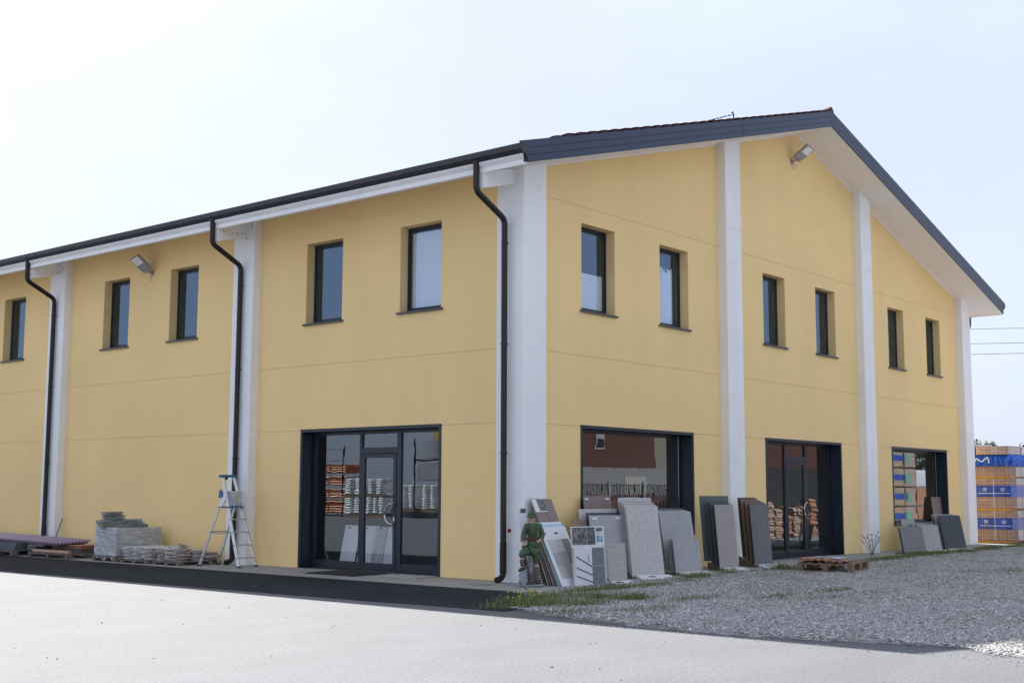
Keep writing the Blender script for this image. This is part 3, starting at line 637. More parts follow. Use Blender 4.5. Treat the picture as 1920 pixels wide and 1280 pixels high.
for k, (mk, hh, ln) in enumerate(fan):
    board((-.27+.005*k, -1.03+.062*k, .02), 9.0-.8*k, ln, .80, hh, SM[mk], ORD[k].replace('frontmost', 'nearest to the front')+' board edge of the fan behind the white sample board', FG, t=.018)
board((-.31, -.40, .012), -8, 6, .15, 1.21, M['sampwhite'], 'narrow white card with a dark photo behind the soldier statue', None, name='picture_card', parts=[('photo', PIC2, [(.02, 1.13, .14, 1.2)])])
board((.40, -.66, .012), 6, 16, .26, .84, CARD, 'slim sky blue panel standing right of the wood plank board', None, name='blue_panel')
# ================================================================== PALLETS, STONE STACKS
def pallet(x, y, ang, L, W, label, group='wooden pallets', m=None, z=.012, H=.13):
    o = empty('pallet', (x, y, z), label, 'pallet', group); mt = rotz(math.radians(ang), (x, y, z)); m = m or M['wood']
    for yy in (0, W/2-.05, W-.1):
        b = MB(); b.box((0, yy, 0), (L, yy+.1, .018), None, mt); b.build('skid', m, o)
        for xx in (0, L/2-.07, L-.14):
            b = MB(); b.box((xx, yy, .018), (xx+.14, yy+.1, H-.04), None, mt); b.build('block', m, o, bevel=.003)
    b = MB()
    for xx in (0, L/2-.05, L-.1): b.box((xx, 0, H-.04), (xx+.1, W, H-.02), None, mt)
    b.build('stringer', m, o)
    for k in range(6):
        b = MB(); yy = k*(W-.1)/5; b.box((random.uniform(-.01, .01), yy, H-.02), (L+random.uniform(-.01, .01), yy+.1, H), None, mt); b.build('deck_board', m, o)
    return o
LW = ['bottom', 'second', 'third', 'fourth', 'fifth', 'sixth', 'seventh', 'eighth', 'ninth']
def slab_stack(x0, y0, L, W, z0, layers, th, mats, label, group, sx=.3, sy=.3, cover=None):
    protos = []
    for mi, m in enumerate(mats):
        for q in range(5):
            b = MB(); n = 8; a0 = random.uniform(0, 1)
            pts = []
            for i in range(n):
                t = 2*math.pi*(i+.5)/n; c_, s_ = math.cos(t), math.sin(t); k = 1/max(abs(c_), abs(s_))
                k = min(k, 1.25)*random.uniform(.86, 1.06); pts.append((c_*k*sx/2, s_*k*sy/2))
            b.prism(pts, 'z', 0, th*.62); o = b.build('flagstone', m, None); protos.append(o)
    used = set(); z = z0
    for l in range(layers):
        nx, ny = max(1, round(L/sx)), max(1, round(W/sy))
        for i in range(nx):
            for j in range(ny):
                if 0 < i < nx-1 and 0 < j < ny-1 and l < layers-1: continue      # the buried core cannot be seen
                if l == layers-1 and random.random() < .25: continue
                p = random.choice(protos)
                o = p if p not in used else p.copy()
                if p in used: COL.objects.link(o)
                used.add(p)
                o.location = (x0+(i+.5)*L/nx+random.uniform(-.025, .025), y0+(j+.5)*W/ny+random.uniform(-.025, .025), z+random.uniform(0, .004))
                o.rotation_euler = (random.uniform(-.012, .012), random.uniform(-.012, .012), random.choice((0, 1.57, 3.14))+random.uniform(-.12, .12))
                o.scale = (random.uniform(.85, 1.1), random.uniform(.85, 1.1), 1); tag(o, label+(', top layer' if l == layers-1 else ', %s layer' % LW[l]), 'flagstone', group)
        z += th
    for p in protos:
        if p not in used: bpy.data.objects.remove(p)
ST1 = island_mat('pale_split_stone', [(.42, .39, .37), (.55, .52, .49), (.36, .33, .31)], .85)
ST1 = mat('pale_split_stone', (.60, .57, .55), .85, .2, 9, bump=.4); ST2 = mat('brown_split_stone', (.42, .34, .29), .85, .3, 9, bump=.4); ST3 = mat('rosy_split_stone', (.52, .44, .39), .85, .25, 9, bump=.4)
pallet(-1.33, 8.47, 0, 1.0, .92, 'low pallet under the pale split stone slabs, next to the wrapped load', m=M['woodgrey'], H=.08)
slab_stack(-1.33, 8.47, 1.0, .93, .092, 9, .027, [ST1], 'pale thin flagstone in low stack right of wrapped load', 'pale split stone slabs')
pallet(-1.26, 7.49, 0, 1.0, .88, 'low pallet under the brownish split stone slabs left of the ladder', m=M['woodgrey'], H=.08)
slab_stack(-1.26, 7.49, .66, .88, .092, 9, .027, [ST2, ST3, ST1], 'brownish thin split flagstone in the low stack left of the ladder', 'brown split stone slabs')
slab_stack(-.62, 7.47, .40, .9, .092, 7, .027, [ST2], 'brown split flagstone at the wall end of the stack behind the ladder', 'brown slabs near the wall')
for k, (dx, dy, tl) in enumerate(((0, 0, .12), (.03, .02, .18), (.07, .01, .26))):
    b = MB(); b.prism([(0, 0), (.2, -.02), (.25, .14), (.08, .2), (-.03, .12)], 'z', 0, .014); o = b.build('flagstone', ST3); o.location = (-.85+dx, 8.0+dy, .345+.018*k); o.rotation_euler = (tl*.6, tl, .2*k)
    tag(o, ['lowest', 'middle', 'uppermost'][k]+' loose tilted flagstone on top of the brownish stack', 'flagstone', 'loose slabs on the brown stack')
# wrapped load of roof slates / paving
pallet(-1.33, 9.56, 0, 1.08, .86, 'pallet under the film wrapped grey slabs by the long wall', m=M['woodgrey'], H=.12)
def film_mat():
    m, t, p = new_mat('stretch_film'); tc = N(t, 'ShaderNodeTexCoord'); mp = N(t, 'ShaderNodeMapping'); mp.inputs['Scale'].default_value = (1, 1, 6); mp.inputs['Rotation'].default_value = (.12, .08, 0); t.links.new(tc.outputs['Object'], mp.inputs[0])
    no = N(t, 'ShaderNodeTexNoise', i_Scale=3.2, i_Detail=4., i_Distortion=.8, i_Roughness=.65); t.links.new(mp.outputs[0], no.inputs['Vector'])
    p.inputs['Base Color'].default_value = (.78, .80, .82, 1); p.inputs['Roughness'].default_value = .22
    r = N(t, 'ShaderNodeMapRange'); r.inputs[1].default_value = .4; r.inputs[2].default_value = .7; r.inputs[3].default_value = .25; r.inputs[4].default_value = .62; t.links.new(no.outputs[0], r.inputs[0]); t.links.new(r.outputs[0], p.inputs['Alpha'])
    b = N(t, 'ShaderNodeBump', i_Strength=.5, i_Distance=.05); t.links.new(no.outputs[0], b.inputs['Height']); t.links.new(b.outputs[0], p.inputs['Normal']); return m
M['film'] = film_mat(); M['slatestone'] = mat('slate_stone', (.24, .25, .24), .75, .25, 10, bump=.3)
wr = empty('wrapped_load', (-.8, 10, .13), 'waist high load of grey slabs wrapped in clear film on a pallet', 'wrapped load')
b = MB(); z = .14; k = 0
while z < .66:
    j = lambda: random.uniform(-.008, .008); b.box((-1.29+j(), 9.60+j(), z), (-.24+j(), 10.38+j(), z+.047)); z += .05; k += 1
b.build('slabs', M['slatestone'], wr)
b = MB(); nu = 90; nz = 12; vs = []
per = [(-1.315, 9.575), (-.215, 9.575), (-.215, 10.405), (-1.315, 10.405)]
for iz in range(nz+1):
    zz = .06+iz*(.64/nz)
    for iu in range(nu):
        t = 4*iu/nu; s = int(t); f = t-s; a = per[s]; c = per[(s+1) % 4]; x = a[0]+(c[0]-a[0])*f; y = a[1]+(c[1]-a[1])*f
        bulge = .006*math.sin(iu*.8+iz*1.3)+.004*random.uniform(-1, 1)+(.03*math.sin(iu*.9) if iz == 0 else 0)
        dx = x+.765; dy = y-9.99; L = math.hypot(dx, dy); vs.append((x+dx/L*bulge, y+dy/L*bulge, zz+(.03*math.sin(iu*.55) if iz == 0 else 0)))
b.add(vs, [[iz*nu+iu, iz*nu+(iu+1) % nu, (iz+1)*nu+(iu+1) % nu, (iz+1)*nu+iu] for iz in range(nz) for iu in range(nu)], None, False)
so_ = b.build('film', M['film'], wr); sm_ = so_.modifiers.new('s', 'SOLIDIFY'); sm_.thickness = .003
# loose tiles on top
UPW = ['lowest', 'second lowest', 'third lowest', 'fourth lowest', 'fifth lowest', 'sixth lowest', 'seventh lowest', 'eighth lowest']
def loose(x, y, z, n, L, W, th, spread, label, grp, m):
    for k in range(n):
        b = MB(); b.box((-L/2, -W/2, 0), (L/2, W/2, th*.9)); o = b.build('paving_tile', m, None)
        o.location = (x+random.uniform(-spread, spread), y+random.uniform(-spread, spread), z+k*th); o.rotation_euler = (random.uniform(-.03, .03), random.uniform(-.03, .03), random.uniform(-.3, .3)); tag(o, UPW[k]+' '+label, 'tile', grp)
loose(-1.02, 10.15, .69, 3, .62, .40, .05, .02, 'thick grey tile under the tall loose pile on the wrapped load', 'slabs under the loose tiles', M['slatestone'])
loose(-1.06, 10.15, .84, 8, .34, .30, .022, .04, 'thin grey tile in the tall loose pile on the wrapped load', 'thin tiles piled on the wrapped load', M['slatestone'])
loose(-.68, 9.95, .69, 2, .44, .34, .04, .02, 'grey slab under the small loose pile on the wrapped load', 'slabs under the small pile', M['slatestone'])
loose(-.72, 9.9, .77, 5, .30, .28, .02, .03, 'thin pale tile in the smaller loose pile on the wrapped load', 'thin tiles in the smaller pile', mat('pale_tile', (.33, .36, .39), .7, .2, 8))
# corrugated sheets over pallets of roof tiles
M['lilac'] = mat('brown_violet_sheet', (.33, .245, .31), .42, .06, 4, metal=.1)
sh = MB(); n = 96; vs = []; L0, L1 = 11.75, 18.5
for (yy, zo) in ((L0, 0), (L1, .12)):
    for i in range(n+1):
        x = -1.36+.80*i/n; vs.append((x, yy+.0*i, .315+zo+.026*math.sin(i/n*2*math.pi*9.5)+.04*i/n))
sh.add(vs, [[i, i+1, n+2+i, n+1+i] for i in range(n)], None, True)
o = sh.build('corrugated_sheet', M['lilac']); q = o.modifiers.new('s', 'SOLIDIFY'); q.thickness = .006
tag(o, 'long brown violet corrugated roofing sheet lying over the left pallets', 'roofing sheet')
for k in range(3):
    o2 = o.copy(); COL.objects.link(o2); o2.location = (.012*k+.01, .05+.05*k, -.012*(k+1)); tag(o2, ['second', 'third', 'lowest'][k]+' corrugated sheet in the pile under the top violet one', 'roofing sheet')
pallet(-1.50, 11.1, 0, 1.1, 1.6, 'long low pallet with a row of ridge tiles under the violet sheets', m=M['woodgrey'], H=.11)
pallet(-1.62, 13.15, 0, 1.1, 1.2, 'pallet with dark slabs at the left edge under the violet sheets', m=M['woodgrey'], H=.12)
pallet(-1.62, 14.6, 0, 1.1, 1.2, 'pallet partly outside the left edge of the picture', m=M['woodgrey'], H=.12)
M['terra'] = mat('terracotta', (.38, .17, .11), .8, .2, 12); M['terra2'] = mat('pale_terracotta', (.42, .27, .20), .8, .2, 12)
for k in range(6):
    b = MB(); b.tube([(-1.38, 11.22+k*.24, .135), (-1.38, 11.22+k*.24+.25, .14)], [.045, .036], 10); o = b.build('ridge_tile', M['terra2'])
    tag(o, ['first', 'second', 'third', 'fourth', 'fifth', 'sixth'][k]+' rounded ridge tile from the right in the row on the low pallet', 'roof tile', 'ridge tiles in a row under the sheets')
for k in range(7):
    b = MB(); b.box((-1.1+.02*(k % 3), 11.25+.02*(k % 2), .13+k*.022), (-.6, 12.6-.05*k, .148+k*.022)); tag(b.build('board_offcut', M['terra'] if k > 3 else M['woodgrey']), UPW[k]+' board in the heap under the end of the violet sheets', 'board', 'boards under the violet sheets')
for k in range(5):
    b = MB(); b.box((-1.56+.015*k, 13.2, .135+k*.032), (-.6, 14.25-.07*(4-k), .162+k*.032)); tag(b.build('stone_plate', SM['green']), UPW[k]+' dark green grey plate stacked on the leftmost pallet', 'slab', 'dark slabs on the leftmost pallet')
b = MB(); b.box((-1.45, 14.3, .135), (-.6, 16.5, .33)); tag(b.build('timber_block', M['woodgrey']), 'long weathered timber packing under the violet sheets, partly outside the picture', 'timber')
b = MB(); b.box((-1.3, 12.75, .13), (-.6, 13.1, .27)); tag(b.build('timber_block', M['woodgrey']), 'short timber packing under the violet sheets between the two pallets', 'timber')
b = MB(); b.add([(-1.40, 12.55, .255), (-1.36, 12.95, .24), (-1.2, 12.9, .262), (-1.18, 12.5, .27), (-1.3, 12.4, .235)], [(0, 1, 2, 3, 4)]); o = b.build('plastic_scrap', M['film']); q = o.modifiers.new('s', 'SOLIDIFY'); q.thickness = .004
tag(o, 'crumpled scrap of clear film hanging under the violet sheets', 'film')
b = MB(); b.tube([(-.32, 13.62, .36), (-.06, 13.80, .80)], .012, 6); tag(b.build('metal_rod', M['pipe']), 'thin dark rod leaning on the third white pillar', 'rod')
# ================================================================== LADDER
def ladder():
    r = empty('stepladder', (-.64, 6.75, .012), 'open aluminium platform stepladder with blue fittings by the second pillar', 'ladder')
    A = Vector((-.829, 6.195, .012)); B = Vector((-.32, 6.325, .012)); Cc = Vector((-.952, 7.261, .012)); Dd = Vector((-.455, 7.337, .012))
    AT = Vector((-.735, 6.90, 1.75)); BT = Vector((-.40, 6.985, 1.75)); CT = Vector((-.86, 6.80, 1.16)); DT_ = Vector((-.40, 6.92, 1.16))
    side = (B-A).normalized()
    for p, q in ((A, AT), (B, BT)): b = MB(); b.bar(p, q, .025, .065, None, side); b.build('stile', M['alu'], r, bevel=.003)
    for p, q in ((Cc, CT), (Dd, DT_)): b = MB(); b.bar(p, q, .022, .05, None, side); b.build('rear_leg', M['alu'], r, bevel=.003)
    for z in (.175, .418, .66, .905):
        t = z/1.738; p = A.lerp(AT, t); q = B.lerp(BT, t); b = MB(); b.bar(p, q, .085, .022, None, Vector((0, 1, 0))); b.build('step', M['alu'], r, bevel=.002)
    for z in (.18, .66):
        t = z/1.148; p = Cc.lerp(CT, t); q = Dd.lerp(DT_, t); b = MB(); b.bar(p, q, .02, .03, None, Vector((0, 1, 0))); b.build('brace', M['alu'], r)
    t = 1.145/1.738; p = A.lerp(AT, t); q = B.lerp(BT, t)
    b = MB(); b.bar((p+CT)/2+Vector((0, 0, -.01)), (q+DT_)/2+Vector((0, 0, -.01)), .30, .028, None, Vector((0, 1, 0))); b.build('platform', M['blue'], r, bevel=.004)
    b = MB(); d = (BT-AT).normalized(); b.bar(AT-d*.06, BT+d*.03, .10, .05, None, Vector((0, 1, 0))); b.build('top_rail', M['blue'], r, bevel=.008)
    b = MB(); m_ = AT.lerp(BT, .35); b.box((m_.x-.02, m_.y-.02, m_.z-.07), (m_.x+.02, m_.y+.02, m_.z-.02)); b.build('hook', M['black'], r)
    b = MB(); b.prism([(-.06, 0), (.07, -.02), (.05, .12), (.0, .15), (-.05, .1)], 'x', 0, .02, None, Matrix.Translation((-.80, 6.86, 1.34))); b.build('hinge_cover', M['blue'], r)
    for p, q in ((CT, A.lerp(AT, .78)), (DT_, B.lerp(BT, .78))): b = MB(); b.bar(p, q, .018, .09, None, side); b.build('hinge_arm', M['alu'], r)
    b = MB(); p = A.lerp(AT, .38); q = Cc.lerp(CT, .57); b.tube([q, q.lerp(p, .4)+Vector((0, 0, -.03)), p], .006, 6); b.build('strap', M['blue'], r)
    for p in (A, B, Cc, Dd):
        b = MB(); b.box((p.x-.02, p.y-.04, p.z-.0), (p.x+.02, p.y+.04, p.z+.03)); b.build('rubber_foot', M['black'], r)
    for k in (0, 1, 2, 3):
        z = (.175, .418, .66, .905)[k]; p = A.lerp(AT, z/1.738); b = MB(); b.tube([p-side*.02, p-side*.012], .012, 8); b.build('rivet', M['black'], r)
    for z in (.18, .66, 1.15):
        p = Cc.lerp(CT, z/1.16); b = MB(); b.tube([p-side*.02, p-side*.01], .012, 8); b.build('rivet', M['black'], r)
ladder()
o = empty('bucket', (-.52, 6.86, 1.165), 'grey white square bucket standing on the stepladder platform', 'bucket')
b = MB(); m_ = rotz(.22, (-.50, 6.82, 1.168)); b.add([m_ @ Vector(p) for p in ((-.10, -.09, 0), (.10, -.09, 0), (.10, .09, 0), (-.10, .09, 0), (-.125, -.11, .29), (.125, -.11, .29), (.125, .11, .29), (-.125, .11, .29))], [(3, 2, 1, 0), (0, 1, 5, 4), (1, 2, 6, 5), (2, 3, 7, 6), (3, 0, 4, 7), (4, 5, 6, 7)])
b.build('body', mat('bucket_plastic', (.55, .57, .58), .6, .15, 10), o, bevel=.01)
b = MB(); b.tube([m_ @ Vector(p) for p in ((.125, 0, .26), (.16, 0, .18), (.15, 0, .10), (.11, 0, .06))], .006, 6); b.build('handle', M['alu'], o)
# ================================================================== ENTRANCE THINGS
b = MB(); m_ = rotz(0, (0, 0, 0))
b.prism([(-.99, 2.86), (-.06, 2.95), (-.05, 4.2), (-.99, 4.1)], 'z', .013, .028, M['black'])
b.prism([(-.62, 3.2), (-.40, 3.22), (-.40, 3.85), (-.62, 3.83)], 'z', .0281, .0295, M['dimred'])
o = empty('doormat', (-.5, 3.5, .013), 'black doormat with a dim red mark before the left glass entrance', 'doormat'); b.build('mat', M['black'], o)
b = MB()
for k in range(24): b.box((-.58+k*.023, 1.76, .014), (-.572+k*.023, 2.62, .024))
for k in range(10): b.box((-.58, 1.76+k*.094, .014), (-.04, 1.764+k*.094, .022))
tag(b.build('floor_grate', M['alu']), 'metal boot grate set before the right pane of the left entrance', 'grate')
b = MB(); b.box((-1.0, -.15, .013), (-.7, .25, .018)); tag(b.build('drain_cover', SM['dark']), 'small grey drain cover in the walk near the corner pillar', 'drain cover')
b = MB(); b.box((-1.6, -.9, .0125), (-.1, -.885, .0135)); b.bar((-1.52, -1.5, .0128), (-.9, -.9, .0128), .02, .002, None, Vector((1, 0, 0)))
tag(b.build('expansion_joint', M['slate_dark']), kind='structure')
# white boards inside behind the glass
for k, (yy, ww, hh) in enumerate(((4.98, .42, .80), (4.50, .46, .80), (4.12, .30, .79), (3.80, .26, .79))):
    o = board((.62, yy+.02, .03), -90, 12, ww, hh, M['sampwhite'] if k != 2 else SM['pale'], ['leftmost', 'second', 'grey striped third', 'rightmost'][k]+' white panel leaning inside behind the left entrance glass', 'panels inside behind the glass', parts=[('clip', M['slate_dark'], [(.1, .74, .17, .765)])])
# ================================================================== SOLDIER STATUE
UU = Vector((.64, -.77, 0)); DD_ = Vector((-.77, -.64, 0)); SB0 = Vector((-.615, -.80, .012))
def SP(a, b, d=0.): return SB0+UU*((a-202)/815)+DD_*d+Vector((0, 0, max(0, (1206-b)/815)))
def skin(name, m, parent, pts, edges, radii, sub=2, root=0):
    me = bpy.data.meshes.new(name); me.from_pydata([tuple(p) for p in pts], edges, []); me.update(); me.materials.append(m)
    o = bpy.data.objects.new(name, me); COL.objects.link(o)
    if parent is not None: o.parent = parent; o.matrix_parent_inverse = parent.matrix_basis.inverted()
    sk = o.modifiers.new('skin', 'SKIN'); sk.use_smooth_shade = True
    if not me.skin_vertices: 
        return o
    for i, r in enumerate(radii): me.skin_vertices[0].data[i].radius = (r, r) if not isinstance(r, tuple) else r
    me.skin_vertices[0].data[root].use_root = True
    sb = o.modifiers.new('sub', 'SUBSURF'); sb.levels = sub; sb.render_levels = sub
    return o
def statue():
    st = empty('soldier_statue', SB0, 'painted statue of a green uniformed soldier with rifle beside the corner downpipe', 'statue')
    GRN = mat('green_uniform_paint', (.060, .105, .045), .6, .25, 14, bump=.2); GRN2 = mat('dark_green_paint', (.05, .08, .035), .6, .2, 14)
    SKN = mat('skin_paint', (.62, .36, .27), .55, .12, 20); BRN = mat('brown_leather_paint', (.065, .035, .024), .5, .2, 20); RCK = mat('painted_rock', (.30, .32, .34), .8, .4, 12, bump=.8, bscale=14)
    STR = mat('lace_paint', (.42, .32, .27), .6, .1)
    sole = .07
    P = {}
    P['hip'] = SP(215, 725, .0); P['waist'] = SP(218, 615, .0); P['chest'] = SP(218, 490, .01); P['neckb'] = SP(208, 418, .01); P['neck'] = SP(207, 395, .015); P['head'] = SP(206, 355, .02); P['crown'] = SP(206, 300, .01)
    P['sl'] = SP(140, 440, .01); P['el'] = SP(92, 575, .02); P['wl'] = SP(84, 665, .09); P['sr'] = SP(295, 440, .0); P['er'] = SP(340, 570, -.01); P['wr'] = SP(305, 628, .07)
    P['hl'] = SP(175, 745, .02); P['kl'] = SP(70, 790, .14); P['al'] = SP(95, 950, .09); P['tl'] = SP(40, 995, .17)
    P['hr'] = SP(262, 745, .0); P['kr'] = SP(268, 900, .02); P['ar'] = SP(270, 1110, .0); P['tr'] = SP(278, 1155, .09)
    P['hdl'] = SP(84, 705, .12); P['hdr'] = SP(272, 635, .10)
    names = list(P); ix = {k: i for i, k in enumerate(names)}
    E_ = [('hip', 'waist'), ('waist', 'chest'), ('chest', 'neckb'), ('neckb', 'neck'), ('neck', 'head'), ('head', 'crown'), ('chest', 'sl'), ('sl', 'el'), ('el', 'wl'), ('wl', 'hdl'), ('chest', 'sr'), ('sr', 'er'), ('er', 'wr'), ('wr', 'hdr'),
          ('hip', 'hl'), ('hl', 'kl'), ('kl', 'al'), ('al', 'tl'), ('hip', 'hr'), ('hr', 'kr'), ('kr', 'ar'), ('ar', 'tr')]
    R0 = dict(hip=.085, waist=.075, chest=.09, neckb=.045, neck=.036, head=.05, crown=.045, sl=.045, el=.032, wl=.022, sr=.045, er=.032, wr=.022, hl=.05, kl=.035, al=.018, tl=.012, hr=.05, kr=.03, ar=.018, tr=.012, hdl=.02, hdr=.02)
    skin('body', SKN, st, [P[k] for k in names], [(ix[a], ix[b]) for a, b in E_], [R0[k] for k in names])
    # face: nose, brow, eyes, ears, mouth
    H = P['head']
    fd = (DD_*.9-UU*.35).normalized(); fu = Vector((0, 0, 1)); fs = fu.cross(fd)
    b = MB(); b.prism([(-.008, -.012), (.008, -.012), (.004, .02), (-.004, .02)], 'z', 0, .016, None, Matrix(((fs.x, fu.x, fd.x, (H+fd*.047).x), (fs.y, fu.y, fd.y, (H+fd*.047).y), (fs.z, fu.z, fd.z, (H+fd*.047).z), (0, 0, 0, 1))))
    b.build('nose', SKN, st, bevel=.003)
    b = MB()
    for s in (-1, 1): c0 = H+fd*.05+fs*s*.02+fu*.016; b.tube([c0-fs*.008, c0+fs*.008], .0045, 6); c1 = c0+fu*.012; b.tube([c1-fs*.011, c1+fs*.011], .003, 6)
    b.build('eyes', M['slate_dark'], st)
    b = MB(); c0 = H+fd*.048-fu*.028; b.tube([c0-fs*.014, c0+fs*.014], .0038, 6); b.build('mouth', mat('lip_paint', (.35, .09, .07), .5, .1), st)
    for s in (-1, 1):
        b = MB(); c0 = H+fs*s*.052; b.tube([c0-fu*.015, c0+fu*.015], .009, 8); b.build('ear', SKN, st)
    # helmet
    b = MB(); hc = H+Vector((0, 0, .047)); prof = [(0, .072), (.034, .068), (.054, .054), (.064, .034), (.067, .014), (.070, .008), (.092, -.006), (.090, -.012), (.062, .002)]
    n = 24; vs = []
    for (r, z) in prof:
        for k in range(n): t = 2*math.pi*k/n; vs.append(hc+fs*math.cos(t)*r+fd*math.sin(t)*r*1.1+Vector((0, 0, z-(.008*math.sin(t) if r > .068 else 0))))
    b.add(vs, [[i*n+k, i*n+(k+1) % n, (i+1)*n+(k+1) % n, (i+1)*n+k] for i in range(len(prof)-1) for k in range(n)], None, True); b.build('helmet', GRN2, st, fix=True)
    # jacket with flared skirt
    J = {'sk': SP(228, 742, .0), 'wa': SP(222, 640, .0), 'be': SP(220, 600, .0), 'ch': SP(218, 500, .01), 'up': SP(213, 440, .01), 'co': SP(208, 412, .012), 'sl': SP(140, 447, .01), 'el': SP(92, 575, .02), 'wl': SP(84, 655, .08), 'sr': SP(295, 447, .0), 'er': SP(340, 570, -.01), 'wr': SP(312, 622, .06)}
    nm = list(J); jx = {k: i for i, k in enumerate(nm)}; JE = [('sk', 'wa'), ('wa', 'be'), ('be', 'ch'), ('ch', 'up'), ('up', 'co'), ('up', 'sl'), ('sl', 'el'), ('el', 'wl'), ('up', 'sr'), ('sr', 'er'), ('er', 'wr')]
    JR = dict(sk=.118, wa=.10, be=.086, ch=.105, up=.085, co=.047, sl=.06, el=.044, wl=.034, sr=.06, er=.046, wr=.034)
    skin('jacket', GRN, st, [J[k] for k in nm], [(jx[a], jx[c]) for a, c in JE], [JR[k] for k in nm])
    # breeches
    T_ = [SP(222, 715, 0), SP(172, 745, .03), SP(120, 765, .09), SP(68, 790, .14), SP(78, 850, .12), SP(262, 760, 0), SP(268, 850, .015), SP(268, 935, .015)]
    skin('breeches', GRN, st, T_, [(0, 1), (1, 2), (2, 3), (3, 4), (0, 5), (5, 6), (6, 7)], [.1, .078, .074, .062, .040, .08, .076, .046])
    # boots
    skin('boot', BRN, st, [SP(80, 850, .12), SP(92, 930, .10), SP(98, 975, .085), SP(62, 990, .14), SP(36, 1000, .18)], [(0, 1), (1, 2), (2, 3), (3, 4)], [.050, .044, .044, .036, .028])
    skin('boot', BRN, st, [SP(268, 945, .012), SP(268, 1040, .005), SP(270, 1130, .0), SP(275, 1155, .06), SP(280, 1160, .10)], [(0, 1), (1, 2), (2, 3), (3, 4)], [.052, .046, .046, .040, .032])
    b = MB()
    for k in range(6): z = 960+k*30; b.tube([SP(240, z+8, .038), SP(268, z-6, .056), SP(297, z+8, .036)], .006, 6)
    for k in range(4): z = 855+k*32; b.tube([SP(60+k*5, z-6, .155-k*.01), SP(84+k*4, z+4, .17-k*.01), SP(104+k*3, z+16, .14-k*.01)], .006, 6)
    b.build('puttee_laces', STR, st)
    # webbing, buttons, belt, pouches
    b = MB()
    for s0, s1 in ((155, 165), (262, 242)): b.tube([SP(s0, 415, .05), SP(s0+ (4 if s0 < 200 else -6), 470, .105), SP(s1, 540, .10), SP(s1, 590, .085)], .010, 6)
    b.build('strap', GRN2, st)
    b = MB(); pts = []
    for k in range(25): t = 2*math.pi*k/24; pts.append(SP(220, 605, 0)+UU*math.cos(t)*.098+DD_*math.sin(t)*.094)
    b.tube(pts, .013, 8); b.build('belt', BRN, st)
    for a in (138, 168, 206, 240):
        b = MB(); c0 = SP(a, 605, .088-abs(a-200)*.0003); m4 = Matrix.Translation(c0) @ Matrix.Rotation(math.atan2(UU.y, UU.x), 4, 'Z'); b.box((-.017, -.018, -.024), (.017, .012, .026), None, m4); b.build('pouch', BRN, st, bevel=.005)
    for z in (445, 485, 525, 565, 660, 700):
        b = MB(); c0 = SP(204, z, .112 if z < 600 else .105); b.tube([c0-DD_*.004, c0+DD_*.004], .006, 8); b.build('button', BRN, st)
    # hands with five fingers each
    def hand(w, tip, nrm, cl):
        d = (tip-w).normalized(); s = d.cross(nrm).normalized(); L = .055
        pts = [w, w+d*.022, w+d*.04]; ed = [(0, 1), (1, 2)]; ra = [.017, .019, .016]
        for k, f in enumerate((-1.5, -.5, .5, 1.5)):
            ln = (.85, 1, .95, .75)[k]*.036; b0 = len(pts); r0 = w+d*.036+s*f*.0095
            pts += [r0, r0+d*ln*.5+nrm*.004, r0+d*ln*.75-nrm*cl*.012, r0+d*ln*.7-nrm*cl*.026]; ed += [(2, b0), (b0, b0+1), (b0+1, b0+2), (b0+2, b0+3)]; ra += [.0062, .0058, .0054, .0048]
        b0 = len(pts); pts += [w+d*.014-s*.018, w+d*.028-s*.026-nrm*.008, w+d*.042-s*.022-nrm*.016]; ed += [(1, b0), (b0, b0+1), (b0+1, b0+2)]; ra += [.0075, .0068, .0055]
        skin('hand', SKN, st, pts, ed, ra, 1)
    hand(SP(84, 668, .10), SP(92, 740, .12), DD_, 1); hand(SP(302, 628, .08), SP(250, 640, .13), DD_, 1)
    # rifle
    rf = empty('rifle', SP(140, 930, .15)); rf.parent = st; rf.matrix_parent_inverse = st.matrix_basis.inverted()
    p0 = SP(90, 690, .135); p1 = SP(196, 1172, .11); d = (p1-p0)
    rf2 = MB(); rf2.tube([p0, p0+d*.45], .009, 10); rf2.build('barrel', M['pipe'], st)
    bpy.data.objects.remove(rf)
    b = MB(); m5 = [p0+d*t for t in (.12, .35, .62, .72, .80, 1.0)]; b.tube(m5, [.013, .016, .019, .017, .026, .034], 10); b.build('rifle_stock', mat('gun_wood_paint', (.075, .045, .035), .5, .25, 20), st)
    # rock and base
    bm = bmesh.new(); bmesh.ops.create_icosphere(bm, subdivisions=4, radius=1)
    r_ = random.Random(3)
    def rock(c, sx_, sy_, sz_, seed):
        b = MB(); bm = bmesh.new(); bmesh.ops.create_icosphere(bm, subdivisions=3, radius=1)
        for v in bm.verts:
            p = v.co; q = 1+.13*math.sin(p.x*5+seed)+.11*math.sin(p.y*6+seed*2)+.10*math.sin(p.z*7+seed*3)
            p = Vector((max(-.86, min(.86, p.x)), max(-.86, min(.86, p.y)), max(-.9, min(.8, p.z))))*q
            v.co = c+UU*p.x*sx_+DD_*p.y*sy_+Vector((0, 0, p.z*sz_))
            v.co.z = max(v.co.z, .012)
        vs = [v.co.copy() for v in bm.verts]; fs = [[v.index for v in f.verts] for f in bm.faces]; bm.free(); b.add(vs, fs, None, False); return b
    rock(SP(105, 1105, .06), .088, .10, .125, 1.3).build('rock', RCK, st)
    rock(SP(190, 1190, .03), .205, .14, .035, 4.1).build('base', RCK, st)
    rock(SP(210, 1050, -.06), .06, .05, .20, 2.2).build('tree_stump', RCK, st)
    b = MB(); b.tube([SP(128, 640, .05), SP(122, 690, .07)], .018, 8); b.build('canteen', mat('canteen_paint', (.5, .5, .48), .5, .1), st)
statue()
